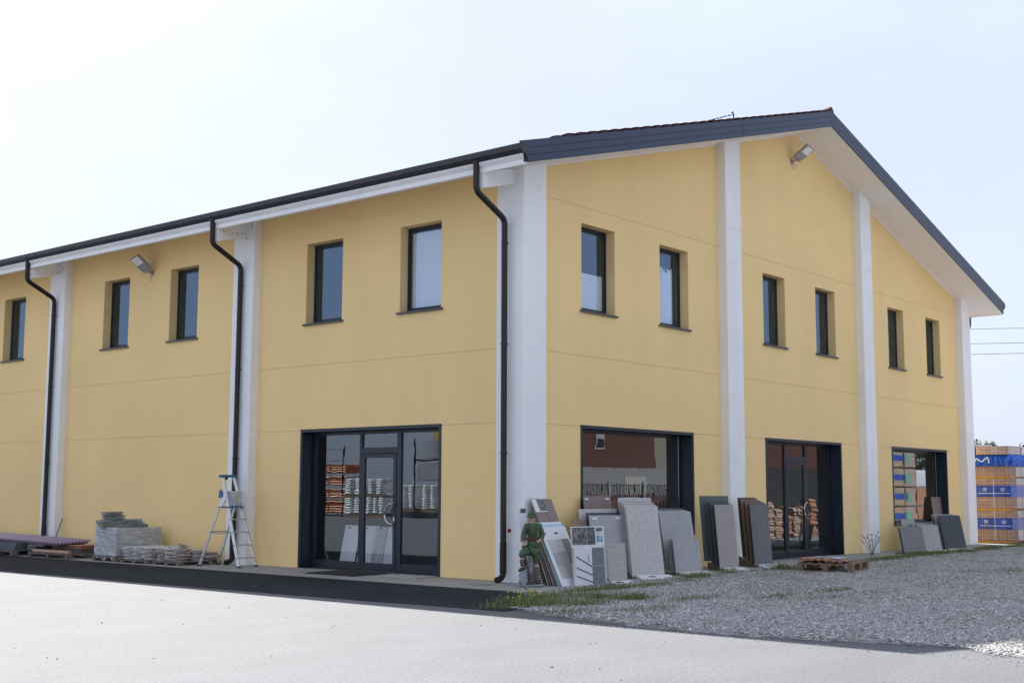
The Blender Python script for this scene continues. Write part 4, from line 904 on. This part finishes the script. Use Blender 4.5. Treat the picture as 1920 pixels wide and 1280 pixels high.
b = MB(); b.tube([(-.162, .03, .845), (-.19, .03, .845)], .028, 12); tag(b.build('hose_tap', M['red']), 'small red fitting on the corner pillar beside the soldier statue', 'tap')
# ================================================================== WOODEN PALLET WITH TILES ON THE GRAVEL
pm = pallet(5.80, -3.16, 12, 1.0, 0, 'x') if False else None
a0 = Vector((5.80, -3.163)); ax = (Vector((7.70, -2.78))-a0); ay = (Vector((6.50, -1.92))-a0)
ang = math.degrees(math.atan2(ax.y, ax.x)); pallet(5.80, -3.14, ang, 1.30, 1.02, 'raw wooden pallet lying on the gravel before the right entrance', z=.035, H=.15)
mt = rotz(math.radians(ang), (5.80, -3.14, .187))
for k in range(3):
    b = MB(); y0 = .12+.27*k
    n = 34; vs = []
    for x in (0.02, .62):
        for i in range(n+1): vs.append(mt @ Vector((x, y0+.40*i/n, .02+.012*math.sin(i/n*2*math.pi*3)+.014*k)))
    vs2 = vs; b.add(vs2, [[i, i+1, n+2+i, n+1+i] for i in range(n)], None, True); o = b.build('roof_tile', M['terra']); q = o.modifiers.new('s', 'SOLIDIFY'); q.thickness = .016
    tag(o, ['left', 'middle', 'right'][k]+' weathered terracotta roof tile lying on the raw wooden pallet', 'roof tile', 'roof tiles on the raw pallet')
b = MB(); b.box((.45, .35, .052), (1.05, .95, .062), None, mt); tag(b.build('glass_sheet', SM['pale']), 'flat grey sheet lying across the tiles on the raw pallet', 'sheet')
b = MB(); b.tube([mt @ Vector(p) for p in ((0.0, .1, .03), (.2, .5, .09), (.5, .95, .05))], .008, 6); tag(b.build('green_strap', M['blue']), 'thin plastic strap curling over the raw pallet', 'strap')
# ================================================================== BRICK PACKS BEYOND THE BUILDING
def brick_mat(nm, base, wrap):
    m, t, p = new_mat(nm); tc = N(t, 'ShaderNodeTexCoord'); sp = N(t, 'ShaderNodeSeparateXYZ'); t.links.new(tc.outputs['Object'], sp.inputs[0])
    ad = N(t, 'ShaderNodeMath', operation='ADD'); t.links.new(sp.outputs[0], ad.inputs[0]); t.links.new(sp.outputs[1], ad.inputs[1])
    cb = N(t, 'ShaderNodeCombineXYZ'); t.links.new(ad.outputs[0], cb.inputs[0]); t.links.new(sp.outputs[2], cb.inputs[1])
    br = N(t, 'ShaderNodeTexBrick'); br.offset = 0.; t.links.new(cb.outputs[0], br.inputs['Vector']); br.inputs['Scale'].default_value = 1
    br.inputs['Brick Width'].default_value = .25; br.inputs['Row Height'].default_value = .095; br.inputs['Mortar Size'].default_value = .006
    br.inputs['Color1'].default_value = (*base, 1); br.inputs['Color2'].default_value = (*[c*.8 for c in base], 1); br.inputs['Mortar'].default_value = (*[c*.4 for c in base], 1)
    v = N(t, 'ShaderNodeTexVoronoi', i_Scale=9.); v.inputs['Randomness'].default_value = .0; t.links.new(cb.outputs[0], v.inputs['Vector'])
    r = N(t, 'ShaderNodeMapRange'); r.inputs[1].default_value = .16; r.inputs[2].default_value = .2; r.inputs[3].default_value = .5; t.links.new(v.outputs['Distance'], r.inputs[0])
    vm = N(t, 'ShaderNodeVectorMath', operation='SCALE'); t.links.new(br.outputs[0], vm.inputs[0]); t.links.new(r.outputs[0], vm.inputs['Scale'])
    t.links.new(vm.outputs[0], p.inputs['Base Color']); p.inputs['Roughness'].default_value = .85 if not wrap else .25
    if wrap: p.inputs['Coat Weight'].default_value = .6; p.inputs['Coat Roughness'].default_value = .15
    return m
M['brick'] = brick_mat('hollow_brick', (.42, .30, .235), False); M['brickw'] = brick_mat('wrapped_brick', (.50, .36, .33), True)
M['bluefilm'] = mat('blue_film', (.004, .06, .38), .3, .5, 3, bump=.3, bscale=9); M['violetfilm'] = mat('violet_film', (.10, .13, .44), .3, .35, 8, bump=.3, bscale=9)
M['clearfilm'] = mat('milky_film', (.62, .62, .68), .3, .2, 6, bump=.6, bscale=9); M['orange'] = mat('yellow_skid', (.62, .30, .03), .7, .1); M['text'] = mat('white_print', (.8, .8, .85), .6, .05)
def brick_pack(x, y, z, label, blue=True, top=None):
    o = empty('brick_pack', (x, y, z), label, 'brick pack', 'packs of hollow bricks stacked beyond the building')
    X1, Y1 = x+.47, y+1.0; H = .99
    b = MB(); b.box((x, y, z+.05), (X1, Y1, z+.43)); b.box((x, y, z+.80 if blue else z+.43), (X1, Y1, z+H+.05)); b.build('bricks', M['brick'] if x < 21.7 else M['brickw'], o, bevel=.006)
    b = MB()
    for k in range(4): b.box((x+.01+k*.13, y+.0, z+.0), (x+.07+k*.13, Y1, z+.048))
    b.build('skid', M['orange'] if x < 21.7 else M['wood'], o)
    if blue:
        b = MB(); b.box((x-.006, y-.006, z+.432), (X1+.006, Y1+.006, z+.798)); b.build('band', M['bluefilm'] if x < 21.7 else M['violetfilm'], o)
        b = MB()
        if x < 21.7:
            for yy in (y+.18, y+.70):
                b = MB()
                for (a, c, e, f) in ((0, 0, .012, .1), (.088, 0, .1, .1), (0, .088, .1, .1), (0, 0, .1, .012), (.03, .03, .04, .07), (.045, .04, .055, .07), (.06, .03, .07, .07)): b.box((x-.010, yy+a, z+.62+c), (x-.0065, yy+e, z+.62+f))
                b.build('logo', M['text'], o)
            b = MB()
            yy = y+.03
            while yy < Y1-.06:
                w_ = random.uniform(.02, .05); b.box((x-.010, yy, z+.535), (x-.0065, yy+w_, z+.555)); yy += w_+.014
        if x < 21.7: b.build('text_line', M['text'], o)
    b = MB(); b.box((x-.009, y+.49, z+.05), (x-.001, y+.50, z+1.03)); b.build('strap', M['text'], o)
    return o
n_ = 0
for ix in range(4):
    for iy in range(2):
        for iz in range(3):
            if iz == 2 and ix == 0 and iy == 0:
                pass
            nm = '%s brick pack %s, %s column from the pillar%s' % ('blue banded', ['at ground level', 'in the middle layer', 'in the top layer'][iz], ['first', 'second', 'third', 'fourth'][ix], '' if iy == 0 else ', back row')
            brick_pack(21.62+ix*.495, -.78+iy*1.06, .012+iz*1.045 if iz < 2 else 2.10, nm, blue=iz < 2)if iz < 2 else None
for ix in range(4):
    for iy in range(2):
        x, y = 21.62+ix*.495, -.78+iy*1.06
        o = empty('brick_pack', (x, y, 2.10), 'top layer brick pack with blue sheet, %s column from the pillar%s' % (['first', 'second', 'third', 'fourth'][ix], '' if iy == 0 else ', back row'), 'brick pack', 'packs of hollow bricks stacked beyond the building')
        b = MB(); b.box((x, y, 2.15), (x+.47, y+1, 2.49)); b.build('bricks', M['brick'] if ix == 0 else M['brickw'], o)
        b = MB(); b.box((x+.02, y+.0, 2.10), (x+.45, y+1, 2.148)); b.build('skid', M['orange'] if ix == 0 else M['wood'], o)
        b = MB(); b.box((x-.004, y-.004, 2.492), (x+.474, y+1.004, 2.86)); b.build('band', M['bluefilm'], o)
b = MB(); b.box((21.5, -.80, 2.862), (23.4, .15, 3.12)); b.box((21.66, .25, 2.862), (23.2, 1.2, 3.22))
o = empty('loose_bricks', (22.4, 0, 2.86), 'long row of pale wrapped bricks lying on top of the stacked packs', 'brick pack'); b.build('bricks', M['brickw'], o, bevel=.01)
b = MB(); b.box((21.48, -.82, 3.121), (23.42, .17, 3.13)); b.box((22.6, -.825, 2.863), (23.42, -.803, 3.12)); b.build('film', M['clearfilm'], o)
b = MB(); n = 60; vs = []
for r_i, (dz, dx) in enumerate(((.34, .0), (.20, -.10), (.0, -.03))):
    for i in range(n+1):
        y = 1.2-2.1*i/n; vs.append((21.60+dx+.04*math.sin(i*1.3+r_i)+.02*math.sin(i*2.9), y, 2.50+dz+.035*math.sin(i*.7+r_i*2)+.02*math.sin(i*2.1)))
for i in range(n+1): pass
b.add(vs, [[r*(n+1)+i, r*(n+1)+i+1, (r+1)*(n+1)+i+1, (r+1)*(n+1)+i] for r in range(2) for i in range(n)], None, False)
vs = []
for r_i, (dz, dy) in enumerate(((.34, .0), (.2, -.10), (.0, -.03))):
    for i in range(n+1): x = 21.56+2.0*i/n; vs.append((x, -.80+dy+.04*math.sin(i*1.1+r_i), 2.50+dz+.03*math.sin(i*.8+r_i*2)))
b.add(vs, [[r*(n+1)+i, r*(n+1)+i+1, (r+1)*(n+1)+i+1, (r+1)*(n+1)+i] for r in range(2) for i in range(n)], None, False)
o = b.build('crumpled_sheet', mat('bright_blue_film', (.03, .16, .62), .25, .3, 9, bump=.5, bscale=12)); q = o.modifiers.new('s', 'SOLIDIFY'); q.thickness = .004
o['label'] = 'crumpled bright blue plastic sheet hanging round the top of the brick packs'; o['category'] = 'plastic sheet'
b = MB()
for yy in (.1,): 
    for p, q in (((yy+.10, 2.56), (yy+.04, 2.74)), ((yy+.04, 2.74), (yy-.12, 2.62)), ((yy-.12, 2.62), (yy-.30, 2.78)), ((yy-.30, 2.78), (yy-.34, 2.58))): b.bar((21.455, p[0], p[1]), (21.455, q[0], q[1]), .006, .03, None, Vector((1, 0, 0)))
b.build('white_mark', M['text'], o)
for o in bpy.data.objects:
    if o.parent is None and o.name.split('.')[0] in ('brick_pack', 'loose_bricks', 'crumpled_sheet'):
        z = o.location.z; o.scale.z = .903; o.location.z = z*.903
# ================================================================== POWER LINES AND TREES FAR BEHIND
def pray(px, py, t): 
    d = (F_*2346.35+R_*(px-960)-U_*(py-640)).normalized(); return CP+d*t
pl = empty('utility_pole', (0, 0, 0)); bpy.data.objects.remove(pl)
PA = [Vector((66.7, 20.6, 16.3)), Vector((66.7, 20.6, 14.6)), Vector((66.7, 20.6, 13.3))]
WA = [(Vector((52.88, 15.05, 10.60)), Vector((56.06, 5.62, 10.39))), (Vector((52.95, 15.11, 9.78)), Vector((56.14, 5.68, 9.59))), (Vector((53.0, 15.16, 9.17)), Vector((56.19, 5.72, 9.04)))]
for k, (a, c) in enumerate(WA):
    b = MB(); b.tube([a.lerp(c, t) for t in np.linspace(-1.3, 1.7, 10)], .017, 5)
    tag(b.build('power_cable', M['lamp']), ['top', 'middle', 'bottom'][k]+' of the three thin cables crossing the sky right of the building', 'cable', 'power cables')
for t in (-1.3, 1.7):
    p = WA[1][0].lerp(WA[1][1], t); b = MB(); b.tube([(p.x, p.y, 0), (p.x, p.y, 11.2)], [.16, .1], 12); o = b.build('utility_pole', M['lamp'], loc=(p.x, p.y, 0))
    b = MB()
    for z in (WA[0][0].z-.1, WA[1][0].z-.1, WA[2][0].z-.1): b.box((p.x-.5, p.y-.05, z), (p.x+.5, p.y+.05, z+.1))
    b.build('crossarm', M['lamp'], o); tag(o, 'pole carrying the power cables at the %s end' % ('hidden' if t < 0 else 'right'), 'pole')
def leaf_mat(nm, cols): return island_mat(nm, cols, .6)
M['leaf'] = leaf_mat('tree_leaf', [(.05, .10, .03), (.08, .15, .05), (.13, .21, .08)])
def tree(x, y, H, R, label, n=2600, ls=1.):
    o = empty('tree', (x, y, 0), label, 'tree', 'trees far behind the brick packs')
    b = MB(); b.tube([(x, y, 0), (x+.05, y, H*.35), (x, y+.08, H*.6)], [.16, .12, .07], 8)
    for k in range(7):
        a = random.uniform(0, 6.28); b.tube([(x, y, H*.33+.06*k), (x+math.cos(a)*R*.5, y+math.sin(a)*R*.5, H*.55+.1*k)], [.05, .02], 6)
    b.build('trunk', M['woodgrey'], o)
    cl = [(rng.uniform(-.7, .7)*R, rng.uniform(-.7, .7)*R, H*.42+rng.random()**.8*H*.5, R*rng.uniform(.22, .42)) for _ in range(22)]
    cl += [(0, 0, H-.8, .8), (0, R*.3, H-.9, .6), (R*.3, -R*.3, H-1., .6)]; c_ = np.array(cl)[rng.integers(0, len(cl), n)]
    d = rng.normal(0, 1, (n, 3)); d /= np.linalg.norm(d, axis=1)[:, None]; d *= rng.random((n, 1))**.4
    P_ = c_[:, :3]+d*c_[:, 3:4]; P_[:, 2] = np.minimum(P_[:, 2], H)
    u = rng.normal(0, 1, (n, 3)); v = rng.normal(0, 1, (n, 3)); s = rng.uniform(.06, .14, (n, 1))*ls; u = u/np.linalg.norm(u, axis=1)[:, None]*s; v = v/np.linalg.norm(v, axis=1)[:, None]*s
    V = np.stack([P_-u, P_+v*.6, P_+u, P_-v*.6], 1).reshape(-1, 3)+np.array([x, y, 0]); F = np.arange(4*n).reshape(-1, 4)
    c = np_mesh('crown', V, F, M['leaf']); c.parent = o; c.matrix_parent_inverse = o.matrix_basis.inverted()
tree(87.3, 23.9, 5.75, 1.5, 'distant tree top just right of the last pillar, partly hidden')
tree(87.9, 22.7, 5.7, .95, 'small rounded distant tree above the brick packs')
tree(88.7, 20.1, 5.55, 1.2, 'distant tree at the right edge of the picture')
# ================================================================== GRASS AND WEEDS
M['grass'] = island_mat('grass_blade', [(.05, .085, .02), (.10, .15, .035), (.17, .20, .06), (.26, .23, .12)], .7)
def grass(centres, name, label):
    P0 = []; Hh = []
    for (x, y, sx_, sy_, n, h) in centres:
        px_ = rng.normal(x, sx_, n); py_ = rng.normal(y, sy_, n); P0.append(np.stack([px_, py_], 1)); Hh.append(rng.uniform(.35, 1.15, n)*h)
    P0 = np.concatenate(P0); Hh = np.concatenate(Hh); n = len(P0)
    a = rng.uniform(0, 6.28, n); lean = rng.uniform(.1, .8, n)*Hh; wd = rng.uniform(.002, .0045, n)
    dx, dy = np.cos(a), np.sin(a); z0 = np.where(inpoly(P0[:, 0], P0[:, 1], GP), gz(P0[:, 0], P0[:, 1])-.005, .004)
    b0 = np.stack([P0[:, 0]-dy*wd, P0[:, 1]+dx*wd, z0], 1); b1 = np.stack([P0[:, 0]+dy*wd, P0[:, 1]-dx*wd, z0], 1)
    m0 = np.stack([P0[:, 0]+dx*lean*.35-dy*wd*.8, P0[:, 1]+dy*lean*.35+dx*wd*.8, z0+Hh*.6], 1); m1 = np.stack([P0[:, 0]+dx*lean*.35+dy*wd*.8, P0[:, 1]+dy*lean*.35-dx*wd*.8, z0+Hh*.6], 1)
    tp = np.stack([P0[:, 0]+dx*lean, P0[:, 1]+dy*lean, z0+Hh], 1); tp2 = tp+np.array([.0006, 0, 0])
    V = np.stack([b0, b1, m1, m0, tp, tp2], 1).reshape(-1, 3); i = 6*np.arange(n)
    F = np.concatenate([np.stack([i, i+1, i+2, i+3], 1), np.stack([i+3, i+2, i+5, i+4], 1)])
    tag(np_mesh(name, V, F, M['grass']), label, 'grass', kind='stuff')
c_ = []
for k in range(26):        # corner patch between the asphalt and the gravel
    t = random.random(); c_.append((-3.55+t*2.6+random.uniform(-.2, .2), -2.75-t*.35+random.uniform(-.35, .45), .16, .16, int(random.uniform(40, 190)), random.uniform(.04, .10)))
c_ += [(-2.55, -2.3, .22, .2, 700, .08), (-2.0, -2.3, .3, .16, 550, .07), (-3.35, -2.95, .16, .12, 600, .08), (-2.75, -3.4, .25, .09, 450, .06), (-1.45, -3.3, .18, .08, 420, .10), (-1.75, -2.9, .15, .1, 300, .09), (-.9, -3.9, .3, .12, 350, .06), (-2.6, -4.3, .35, .14, 350, .05), (-3.6, -3.9, .3, .12, 300, .05)]
grass(c_, 'corner_grass', 'ragged green grass between the asphalt strip and the gravel at the corner')
c_ = []
x = -1.4
while x < 20.6:             # along the edge of the concrete walk
    if random.random() < .38: x += random.uniform(.15, .5); continue
    big = .18 if 4.2 < x < 7 else 1.0 if (2.2 < x < 4.2 or 12.2 < x < 15.8 or -.8 < x < 1.4 or x > 16.5) else .35
    c_.append((x, -1.66-.10*math.sin(x*1.3)-(.42 if -1.5 < x < 1.9 else .1 if x < 4 else 0), .22, .12, int(260*big*random.uniform(.6, 1.5)), .05+.06*big*random.random())); x += .22
for _ in range(26): c_.append((random.uniform(-1, 10), random.uniform(-5.5, -2.1), .25, .12, int(random.uniform(20, 120)), .04))
c_ += [(1.65, -4.8, .3, .1, 260, .06), (.2, -4.6, .3, .1, 260, .06), (5.75, -1.75, .2, .1, 350, .12), (10.4, -1.85, .6, .15, 500, .10), (12.6, -1.7, .8, .15, 700, .1)]
grass(c_, 'edge_grass', 'low uneven grass along the edge of the concrete walk and in the gravel')
M['petal'] = mat('yellow_petal', (.65, .5, .04), .6, .1); M['weed'] = mat('weed_leaf', (.06, .11, .035), .7, .3, 20)
def weed(x, y, h, n, label, flowers=None, dark=False, r=.12, cat='weed'):
    o = empty('weed', (x, y, .01), label, cat); b = MB(); fl = MB(); FL = []
    for k in range(n):
        a = random.uniform(0, 6.28); L = h*random.uniform(.55, 1); sp = random.uniform(.2, 1)*r
        p = [Vector((x+random.uniform(-.03, .03), y+random.uniform(-.03, .03), .01))]; tip = Vector((x+math.cos(a)*sp, y+math.sin(a)*sp, L)); mid = p[0].lerp(tip, .5)+Vector((0, 0, L*.12))
        b.tube([p[0], mid, tip], [.0035, .003, .002], 5)
        for q in range(5 if not dark else 2):
            c0 = p[0].lerp(tip, random.uniform(.1, .9)); u = Vector((random.uniform(-1, 1), random.uniform(-1, 1), random.uniform(-.2, .8))).normalized()*random.uniform(.02, .045); v = u.cross(Vector((0, 0, 1))).normalized()*.008
            b.add([c0, c0+u*.5+v, c0+u, c0+u*.5-v], [(0, 1, 2, 3)])
        if flowers:
            bm = bmesh.new(); bmesh.ops.create_icosphere(bm, subdivisions=1, radius=.011 if not dark else .017); vs = [v.co+tip for v in bm.verts]; fs = [[v.index for v in f.verts] for f in bm.faces]; bm.free(); fl.add(vs, fs, None, True); FL.append(fl); fl = MB()
    b.build('foliage', M['weed'], o)
    for q in FL: q.build('flower', flowers, o)
weed(-2.5, -2.2, .15, 22, 'leafy weed with small yellow flowers at the corner of the asphalt strip', M['petal'], r=.28)
weed(-2.1, -2.1, .12, 14, 'second smaller yellow flowering weed right of the leafy corner weed', M['petal'], r=.22)
weed(-2.9, -2.5, .12, 10, 'low broad weed left of the yellow flowering one', M['petal'], r=.22)
weed(12.3, -.62, .55, 18, 'tall thin weed with dark seed heads before the third gable pillar', mat('seed_head', (.06, .05, .05), .8), True, r=.30, cat='weed')
weed(5.75, -1.7, .2, 12, 'green weed tuft beside the raw wooden pallet', None, r=.2)
# ================================================================== YARD ACROSS THE WAY (seen mirrored in the glass)
M['pipeo'] = mat('orange_pipe', (.6, .16, .05), .4, .12, 5); M['bag'] = mat('white_bag', (.82, .84, .86), .4, .25, 5, bump=.5, bscale=8); M['tarp'] = mat('grey_tarp', (.30, .30, .34), .6, .2, 2, bump=.4, bscale=3)
o = empty('pipe_rack', (-31.6, 40.5, 0), 'rack of orange drain pipes across the yard, mirrored in the left entrance glass', 'pipe rack')
for lv, (z0, n_) in enumerate(((.15, 5), (.95, 4), (1.65, 4), (2.35, 4))):
    b = MB()
    for i in range(9):
        for j in range(n_): b.tube([(-31.2-.17*i*.9, 38.8, z0+.09+.13*j), (-31.2-.17*i*.9, 44.5, z0+.09+.13*j)], .06, 8)
    b.build('pipe_bundle', M['pipeo'], o)
b = MB()
for yy in (38.9, 40.4, 42, 44):
    b.tube([(-31.05, yy, 0), (-31.05, yy, 3.9)], .03, 6)
for z in (.1, .9, 1.6, 2.3, 3.1, 3.7): b.tube([(-31.05, 38.8, z), (-31.05, 44.6, z)], .03, 6)
b.build('frame', M['pipe'], o)
def bagload(x, y, z, n, L, label):
    o = empty('bag_stack', (x, y, z), label, 'bag stack', 'stacks of white bags across the yard'); 
    b = MB(); b.box((x-1.1, y, z), (x, y+L, z+.14)); b.build('pallet', M['wood'], o)
    b = MB()
    for j in range(n):
        for i in range(max(1, round(L/.6))):
            bm = bmesh.new(); bmesh.ops.create_icosphere(bm, subdivisions=2, radius=1); l = L/max(1, round(L/.6))
            for v in bm.verts:
                p = v.co; p = Vector([math.copysign(abs(t)**.6, t) for t in p]); v.co = Vector((x-.45+p.x*.5+random.uniform(-.01, .01), y+l*(i+.5)+p.y*l*.52, z+.22+j*.125+p.z*.075))
            vs = [v.co.copy() for v in bm.verts]; fs = [[v.index for v in f.verts] for f in bm.faces]; bm.free(); b.add(vs, fs, None, True)
    b.build('bags', M['bag'], o)
bagload(-31, 37.3, 0, 7, 1.5, 'white bags on a pallet, lower left tier across the yard'); bagload(-31, 37.3, 1.05, 7, 1.5, 'white bags on a pallet, upper left tier across the yard')
bagload(-31, 35.5, 0, 7, 1.6, 'white bags on a pallet, lower tier beside the pipe rack'); bagload(-31, 35.6, 1.05, 7, 1.4, 'white bags on a pallet, upper tier beside the pipe rack')
bagload(-31, 33.3, .3, 10, 1.2, 'white bags on a high pallet right of the other loads across the yard'); bagload(-31, 31.2, .3, 10, 1.6, 'white bags on a high pallet farthest right across the yard')
b = MB(); b.box((-32.1, 31.0, 1.95), (-31.05, 33.2, 2.95)); b.box((-32.2, 30.8, 0), (-31.9, 35.2, .3)); tag(b.build('tarp_load', M['tarp'], bevel=.05), 'grey tarpaulin covered load above the white bags across the yard', 'covered load')
o = empty('sheet_rack', (-31.6, 32, 0), 'rack of pale metal sheets high across the yard', 'rack')
b = MB()
for k in range(9): b.box((-32, 31.0+.03*k, 3.15+k*.11), (-31.05, 33.0-.06*k, 3.2+k*.11))
b.build('sheet', M['alu'], o); b = MB(); b.box((-32, 30.9, 3.0), (-31.05, 33.3, 3.08)); b.tube([(-31.1, 33.35, 0), (-31.1, 33.35, 4.2)], .05, 6); b.tube([(-31.1, 30.9, 0), (-31.1, 30.9, 4.2)], .05, 6); b.build('frame', M['pipe'], o)
b = MB(); b.box((-36, 20, 0), (-35.5, 35.2, 6.5)); tag(b.build('yard_wall', M['white']), 'pale wall of a shed across the yard', 'wall')
b = MB(); b.box((-33.4, 33.5, 4.1), (-33.1, 34.0, 5.6)); tag(b.build('yellow_beam', M['orange']), 'yellow beam end across the yard', 'beam')
M['redwall'] = mat('red_brown_render', (.075, .022, .014), .85, .08)
o = empty('red_house', (50, -33, 0), 'red brown house with a pale ground floor, mirrored in the near shop window', 'house')
b = MB(); b.box((41.5, -38, 2.85), (50.4, -30, 8.5)); b.build('upper_wall', M['redwall'], o); b = MB(); b.box((38.0, -38.2, 0), (51.8, -29.8, 2.83)); b.build('ground_floor', mat('grey_render', (.21, .20, .20), .85, .1), o)
b = MB(); b.box((50.4, -38, 2.85), (56.0, -31.5, 7.5)); b.build('side_wing', mat('beige_render', (.22, .18, .15), .85, .08), o)
for xx, zz in ((44.0, 3.9),):
    b = MB(); b.box((xx, -30.0, zz), (xx+.95, -29.95, zz+1.3)); f_ = b.build('window', M['lamp'], o); b = MB(); b.box((xx+.1, -29.95, zz+.1), (xx+.85, -29.93, zz+.6)); b.build('pane', M['pipe'], f_)
b = MB(); b.box((46.6, -29.8, .3), (49.0, -29.76, 2.3)); b.build('garage_door', mat('garage_metal', (.35, .33, .31), .6, .1), o)
o = empty('mesh_fence', (36, -21, 0), 'grey wire fence before the red brown house', 'fence')
b = MB()
for k in range(110): b.tube([(27+k*.14, -21, .6), (27+k*.14, -21, 1.75)], .022, 4)
for z in (.45, 1.1, 1.75): b.tube([(27, -21, z), (42, -21, z)], .02, 4)
b.build('mesh', M['pipe'], o); b = MB()
for k in range(6): b.box((27+k*2.9, -21.1, 0), (27.12+k*2.9, -20.98, 1.9))
b.build('post', M['lamp'], o)
b = MB(); b.box((26, -24, 0), (46, -23.6, 1.25)); tag(b.build('low_wall', mat('maroon_brick', (.17, .07, .06), .9, .4, 3)), 'low maroon brick wall behind the wire fence', 'wall')
b = MB(); b.box((24, -21.6, 0), (44, -21.2, .62)); tag(b.build('kerb_wall', M['sidewalk']), 'low concrete wall carrying the wire fence', 'wall')
# old roof tiles stacked in the sun, mirrored in the right entrance
for k in range(16):
    x0 = 18.1+(k % 8)*.58; y0 = -5.2-(k//8)*.62; hh = random.uniform(.7, 1.25)
    b = MB(); z = .05
    while z < hh:
        for s in (0,):
            n = 8; pts = [(.2*math.cos(math.pi*i/n), .075*math.sin(math.pi*i/n)) for i in range(n+1)]+[(.185*math.cos(math.pi*i/n), .06*math.sin(math.pi*i/n)) for i in range(n, -1, -1)]
            b.prism(pts, 'x', 0, .42, None, Matrix.Translation((x0+random.uniform(-.03, .03), y0+random.uniform(-.03, .03), z)) @ Matrix.Rotation(random.uniform(-.15, .15), 4, 'Z'))
        z += .035
    tag(b.build('tile_stack', M['terra2'] if k % 3 else M['terra']), 'stack of old roof tiles, %s in the %s row' % (['first', 'second', 'third', 'fourth', 'fifth', 'sixth', 'seventh', 'eighth'][k % 8], ['near', 'rear'][k//8]), 'tile stack', 'stacks of old roof tiles')
b = MB(); b.box((34, -14, 0), (50, -13.7, 2.55)); tag(b.build('dark_shed', M['black']), 'low dark shed behind the stacked old roof tiles', 'shed')
b = MB(); b.box((56, -40, 0), (84, -30, 9)); tag(b.build('brick_house', M['redwall']), 'large red brown house farther along the road', 'house')
M['green_print'] = mat('green_print', (.1, .35, .25), .6, .1)
for k in range(3):
    for j in range(4 if k < 2 else 2):
        x0 = 36.6+k*1.28; z0 = j*.84; o = empty('brick_pack', (x0, -9.6, z0), 'sunlit brick pack %s of stack %s, mirrored in far window' % (['at the bottom', 'second up', 'third up', 'at the top'][j], ['one', 'two', 'three'][k]), 'brick pack', 'brick packs mirrored in the far window')
        b = MB(); b.box((x0, -9.6, z0+.04), (x0+1.15, -8.6, z0+.80)); b.build('bricks', [M['brick'], M['brickw'], M['terra']][k], o)
        if k == 0: b = MB(); b.box((x0-.01, -9.61, z0+.3), (x0+1.16, -8.59, z0+.55)); b.build('band', M['bluefilm'], o)
        if k == 1: b = MB(); b.box((x0+.1, -8.6, z0+.2), (x0+.55, -8.585, z0+.6)); b.build('print', M['green_print'], o)
b = MB(); b.box((39.15, -9.62, 1.66), (40.4, -8.58, 2.45)); tag(b.build('film_bundle', M['clearfilm'], bevel=.1), 'white film bundle on the third sunlit brick stack', 'film')
tree(62, -19, 7.5, 3.2, 'leafy tree beyond the yard mirrored in the far shop window', 6000, 2.2)
tree(66, -23, 8, 3.2, 'second leafy tree beyond the yard mirrored in the far window', 6000, 2.2)
